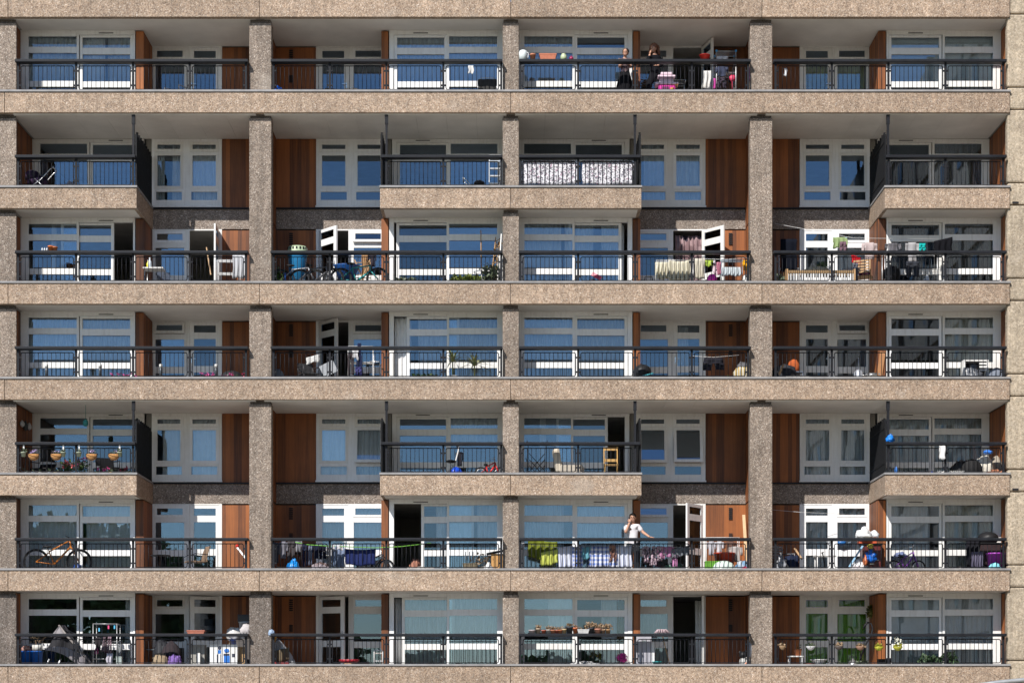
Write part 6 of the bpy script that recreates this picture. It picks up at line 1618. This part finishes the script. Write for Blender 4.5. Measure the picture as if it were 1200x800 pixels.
# man on the telephone, sixth row
def man():
    t = empty('person', 'man in a white T-shirt holding a phone to his ear, one hand on the rail', 'person', at(5, 741.5, .56))
    K = 1.0
    hip, sh = .93, 1.41
    nod = {'pelvis': (.02, .06, hip, .09, .07), 'waist': (.01, .05, 1.08, .085, .06), 'chest': (.0, .05, 1.27, .11, .075), 'neckbase': (.0, .05, 1.43, .07, .065), 'neck': (.0, .035, 1.52, .052, .052),
           'shl': (-.165, .05, 1.39, .05), 'ell': (-.215, -.12, 1.20, .047), 'wrl': (-.095, -.10, 1.50, .033),
           'shr': (.165, .05, 1.39, .05), 'elr': (.30, .0, 1.22, .047), 'wrr': (.475, -.21, 1.07, .032),
           'hpl': (-.08, .06, .86, .07), 'knl': (-.10, .03, .48, .062), 'anl': (-.11, .08, .09, .045), 'tol': (-.13, -.09, .04, .042),
           'hpr': (.11, .06, .86, .07), 'knr': (.12, .03, .48, .062), 'anr': (.13, .08, .09, .045), 'tor': (.17, -.08, .04, .042)}
    ed = [('pelvis', 'waist'), ('waist', 'chest'), ('chest', 'neckbase'), ('neckbase', 'neck'), ('neckbase', 'shl'), ('shl', 'ell'), ('ell', 'wrl'), ('neckbase', 'shr'), ('shr', 'elr'), ('elr', 'wrr'), ('pelvis', 'hpl'), ('hpl', 'knl'), ('knl', 'anl'), ('anl', 'tol'), ('pelvis', 'hpr'), ('hpr', 'knr'), ('knr', 'anr'), ('anr', 'tor')]
    mb = MB().merge(grow(nod, ed))
    mb.tube([(.0, .05, 1.42), (.0, .035, 1.50), (.0, .02, 1.60)], [.066, .056, .054], 12)
    head(mb, (.0, .01, 1.635), .112, -.15)
    hand(mb, nod['wrl'][:3], (-.0, .15, 1), (-.6, -1, 0), 1.0, .75)
    hand(mb, nod['wrr'][:3], (1, -.25, -.12), (0, -.1, 1), 1.0, .35)
    mb.build('body', SKIN, t)
    tee = {'a': (.02, .058, .76, .150, .12), 'b': (.01, .05, 1.05, .142, .112), 'c': (.0, .05, 1.27, .155, .112), 'd': (.0, .05, 1.44, .10, .09),
           'l': (-.15, .05, 1.405, .068), 'l2': (-.205, -.07, 1.25, .064), 'r': (.15, .05, 1.405, .068), 'r2': (.265, .02, 1.25, .064)}
    MB().merge(grow(tee, [('a', 'b'), ('b', 'c'), ('c', 'd'), ('d', 'l'), ('l', 'l2'), ('d', 'r'), ('r', 'r2')], 2, 1.2)).build('shirt', P_((.74, .72, .74), .05), t)
    jn = {'p': (.02, .06, 1.04, .15, .125), 'l': (-.085, .06, .82, .108), 'l2': (-.10, .03, .48, .08), 'l3': (-.11, .08, .10, .066), 'r': (.115, .06, .82, .108), 'r2': (.12, .03, .48, .08), 'r3': (.13, .08, .10, .066)}
    MB().merge(grow(jn, [('p', 'l'), ('l', 'l2'), ('l2', 'l3'), ('p', 'r'), ('r', 'r2'), ('r2', 'r3')], 2, 1.12)).build('trousers', P_((.045, .055, .065), .02), t)
    MB().lump((.0, .035, 1.69), .098, .112, .085, .08, 5, 2, 20, flat=False).build('hair', m_hair, t)
    s = MB()
    for k in ('tol', 'tor'): q = nod[k]; s.lump((q[0], q[1] + .05, .05), .055, .15, .055, .03)
    s.build('shoe', M((.10, .06, .04), .6), t)
    MB().obox((-.105, -.055, 1.585), (.016, .07, .14), (.1, 0, .3)).build('phone', m_black, t)
man()

# woman with curly hair, top row
def woman():
    t = empty('person', 'woman with long curly brown hair in black clothes, hand at her face', 'person', at(0, 767.5, .82), 0.0)
    nod = {'pelvis': (.03, .05, .92, .09, .07), 'waist': (.02, .04, 1.08, .065, .055), 'chest': (.0, .04, 1.25, .09, .07), 'nb': (-.01, .03, 1.40, .06, .06), 'neck': (-.02, .01, 1.49, .045, .045),
           'shl': (-.145, .0, 1.35, .042), 'ell': (-.24, -.16, 1.16, .042), 'wrl': (-.145, -.13, 1.42, .029), 'shr': (.135, .05, 1.35, .042), 'elr': (.19, -.05, 1.12, .042), 'wrr': (.05, -.2, 1.05, .029),
           'hpl': (-.06, .05, .84, .095), 'knl': (-.20, -.10, .50, .062), 'anl': (-.12, .12, .12, .043), 'tol': (-.2, .0, .04, .038), 'hpr': (.11, .05, .84, .095), 'knr': (.10, .0, .47, .062), 'anr': (.10, .06, .09, .043), 'tor': (.06, -.08, .04, .038)}
    ed = [('pelvis', 'waist'), ('waist', 'chest'), ('chest', 'nb'), ('nb', 'neck'), ('nb', 'shl'), ('shl', 'ell'), ('ell', 'wrl'), ('nb', 'shr'), ('shr', 'elr'), ('elr', 'wrr'), ('pelvis', 'hpl'), ('hpl', 'knl'), ('knl', 'anl'), ('anl', 'tol'), ('pelvis', 'hpr'), ('hpr', 'knr'), ('knr', 'anr'), ('anr', 'tor')]
    mb = MB().merge(grow(nod, ed)); mb.tube([(-.01, .03, 1.38), (-.02, .015, 1.47), (-.04, .0, 1.57)], [.058, .047, .046], 12); head(mb, (-.045, -.02, 1.595), .106, -.75)
    hand(mb, nod['wrl'][:3], (.12, .12, 1), (-1, -.5, 0), .9, .7); hand(mb, nod['wrr'][:3], (-1, -.2, 0), (0, -.3, 1), .9, .5)
    mb.build('body', SKIN, t)
    bl = P_((.014, .014, .017), .02)
    top = {'a': (.03, .05, .72, .15, .125), 'b': (.02, .04, 1.05, .125, .105), 'c': (.0, .04, 1.26, .16, .125), 'd': (-.01, .03, 1.39, .10, .09), 'l': (-.155, .0, 1.355, .08), 'l2': (-.245, -.16, 1.16, .057), 'l3': (-.165, -.14, 1.36, .043), 'r': (.145, .05, 1.355, .08), 'r2': (.195, -.05, 1.12, .06), 'r3': (.09, -.17, 1.065, .043)}
    MB().merge(grow(top, [('a', 'b'), ('b', 'c'), ('c', 'd'), ('d', 'l'), ('l', 'l2'), ('l2', 'l3'), ('d', 'r'), ('r', 'r2'), ('r2', 'r3')], 2, 1.2)).build('jacket', bl, t)
    jn = {'p': (.03, .05, 1.06, .155, .13), 'l': (-.065, .04, .80, .112), 'l2': (-.20, -.10, .50, .078), 'l3': (-.125, .12, .13, .056), 'r': (.115, .05, .80, .112), 'r2': (.10, .0, .47, .078), 'r3': (.10, .06, .10, .056)}
    MB().merge(grow(jn, [('p', 'l'), ('l', 'l2'), ('l2', 'l3'), ('p', 'r'), ('r', 'r2'), ('r2', 'r3')], 2, 1.12)).build('trousers', bl, t)
    h = MB().lump((-.025, .015, 1.665), .116, .125, .10, .12, 6, 3, 20, flat=False); R = random.Random(3)
    for i in range(46):
        a = R.uniform(-.5, 3.6); x, y = .1 * math.cos(a), .04 + .1 * math.sin(a)
        pts = [(-.015 + x * (1 + .10 * k) + .022 * math.sin(k * 1.9 + i), y + .02 * math.cos(k * 1.9 + i), 1.70 - .055 * k) for k in range(6)]
        h.tube(pts, [.02, .024, .024, .022, .018, .008], 5)
    h.build('hair', M((.16, .06, .03), .5, 0, .3, 30), t)
    s = MB()
    for k in ('tol', 'tor'): q = nod[k]; s.lump((q[0], q[1] + .05, .05), .05, .14, .055, .03)
    s.build('shoe', m_black, t)
woman()

# girl looking down, top row
def girl():
    t = empty('person', 'girl with dark tied hair and a long black skirt looking at her hands', 'person', at(0, 732.5, .55), 0.0)
    nod = {'pelvis': (.0, .05, .82, .08, .07), 'waist': (.0, .04, .95, .06, .05), 'chest': (.0, .03, 1.10, .08, .06), 'nb': (.0, .02, 1.22, .052, .05), 'neck': (.005, -.01, 1.29, .042, .042),
           'shl': (-.12, .02, 1.17, .038), 'ell': (-.17, -.03, .97, .038), 'wrl': (-.06, -.17, 1.05, .027), 'shr': (.12, .02, 1.17, .038), 'elr': (.17, -.03, .97, .038), 'wrr': (.05, -.18, 1.04, .027),
           'hpl': (-.07, .05, .75, .085), 'knl': (-.08, .02, .42, .055), 'anl': (-.08, .06, .08, .04), 'tol': (-.1, -.07, .035, .035), 'hpr': (.08, .05, .75, .085), 'knr': (.09, .02, .42, .055), 'anr': (.1, .06, .08, .04), 'tor': (.12, -.07, .035, .035)}
    ed = [('pelvis', 'waist'), ('waist', 'chest'), ('chest', 'nb'), ('nb', 'neck'), ('nb', 'shl'), ('shl', 'ell'), ('ell', 'wrl'), ('nb', 'shr'), ('shr', 'elr'), ('elr', 'wrr'), ('pelvis', 'hpl'), ('hpl', 'knl'), ('knl', 'anl'), ('anl', 'tol'), ('pelvis', 'hpr'), ('hpr', 'knr'), ('knr', 'anr'), ('anr', 'tor')]
    mb = MB().merge(grow(nod, ed)); mb.tube([(.0, .02, 1.19), (.0, .0, 1.27), (.008, -.015, 1.36)], [.052, .043, .042], 12); head(mb, (.01, -.03, 1.385), .10, -.25, 0)
    hand(mb, nod['wrl'][:3], (.6, -.6, .3), (0, -.3, 1), .8, .6); hand(mb, nod['wrr'][:3], (-.6, -.6, .3), (0, -.3, 1), .8, .6)
    mb.build('body', SKIN, t)
    top = {'a': (.0, .05, .70, .12, .10), 'b': (.0, .04, .95, .11, .095), 'c': (.0, .03, 1.10, .136, .105), 'd': (.0, .02, 1.21, .09, .08), 'l': (-.13, .02, 1.175, .082), 'l2': (-.16, -.01, 1.03, .062), 'r': (.13, .02, 1.175, .082), 'r2': (.16, -.01, 1.03, .062)}
    MB().merge(grow(top, [('a', 'b'), ('b', 'c'), ('c', 'd'), ('d', 'l'), ('l', 'l2'), ('d', 'r'), ('r', 'r2')], 2, 1.2)).build('top', cloth_mat('floral', (.30, .22, .22), (.10, .07, .08), 16, .02), t)
    sk = MB().lathe((0, .05, 0), [(.31, .08), (.27, .35), (.20, .62), (.135, .86), (.12, .92)], 28)
    sk.v = [(x * (1 + .05 * math.sin(9 * math.atan2(y - .05, x))), .05 + (y - .05) * (.8 + .05 * math.sin(9 * math.atan2(y - .05, x))), z) for x, y, z in sk.v]
    sk.build('skirt', P_((.014, .014, .016), .02), t)
    MB().lump((.02, .015, 1.425), .1, .112, .098, .06, 5, 2, 20, flat=False).lump((.03, .10, 1.43), .05, .055, .055, .08).build('hair', m_hair, t)
    s = MB()
    for k in ('tol', 'tor'): q = nod[k]; s.lump((q[0], q[1] + .05, .045), .045, .12, .05, .03)
    s.build('shoe', m_black, t)
    MB().obox((-.005, -.25, 1.07), (.14, .012, .075), (-.6, 0, 0)).build('phone', m_black, t)
girl()
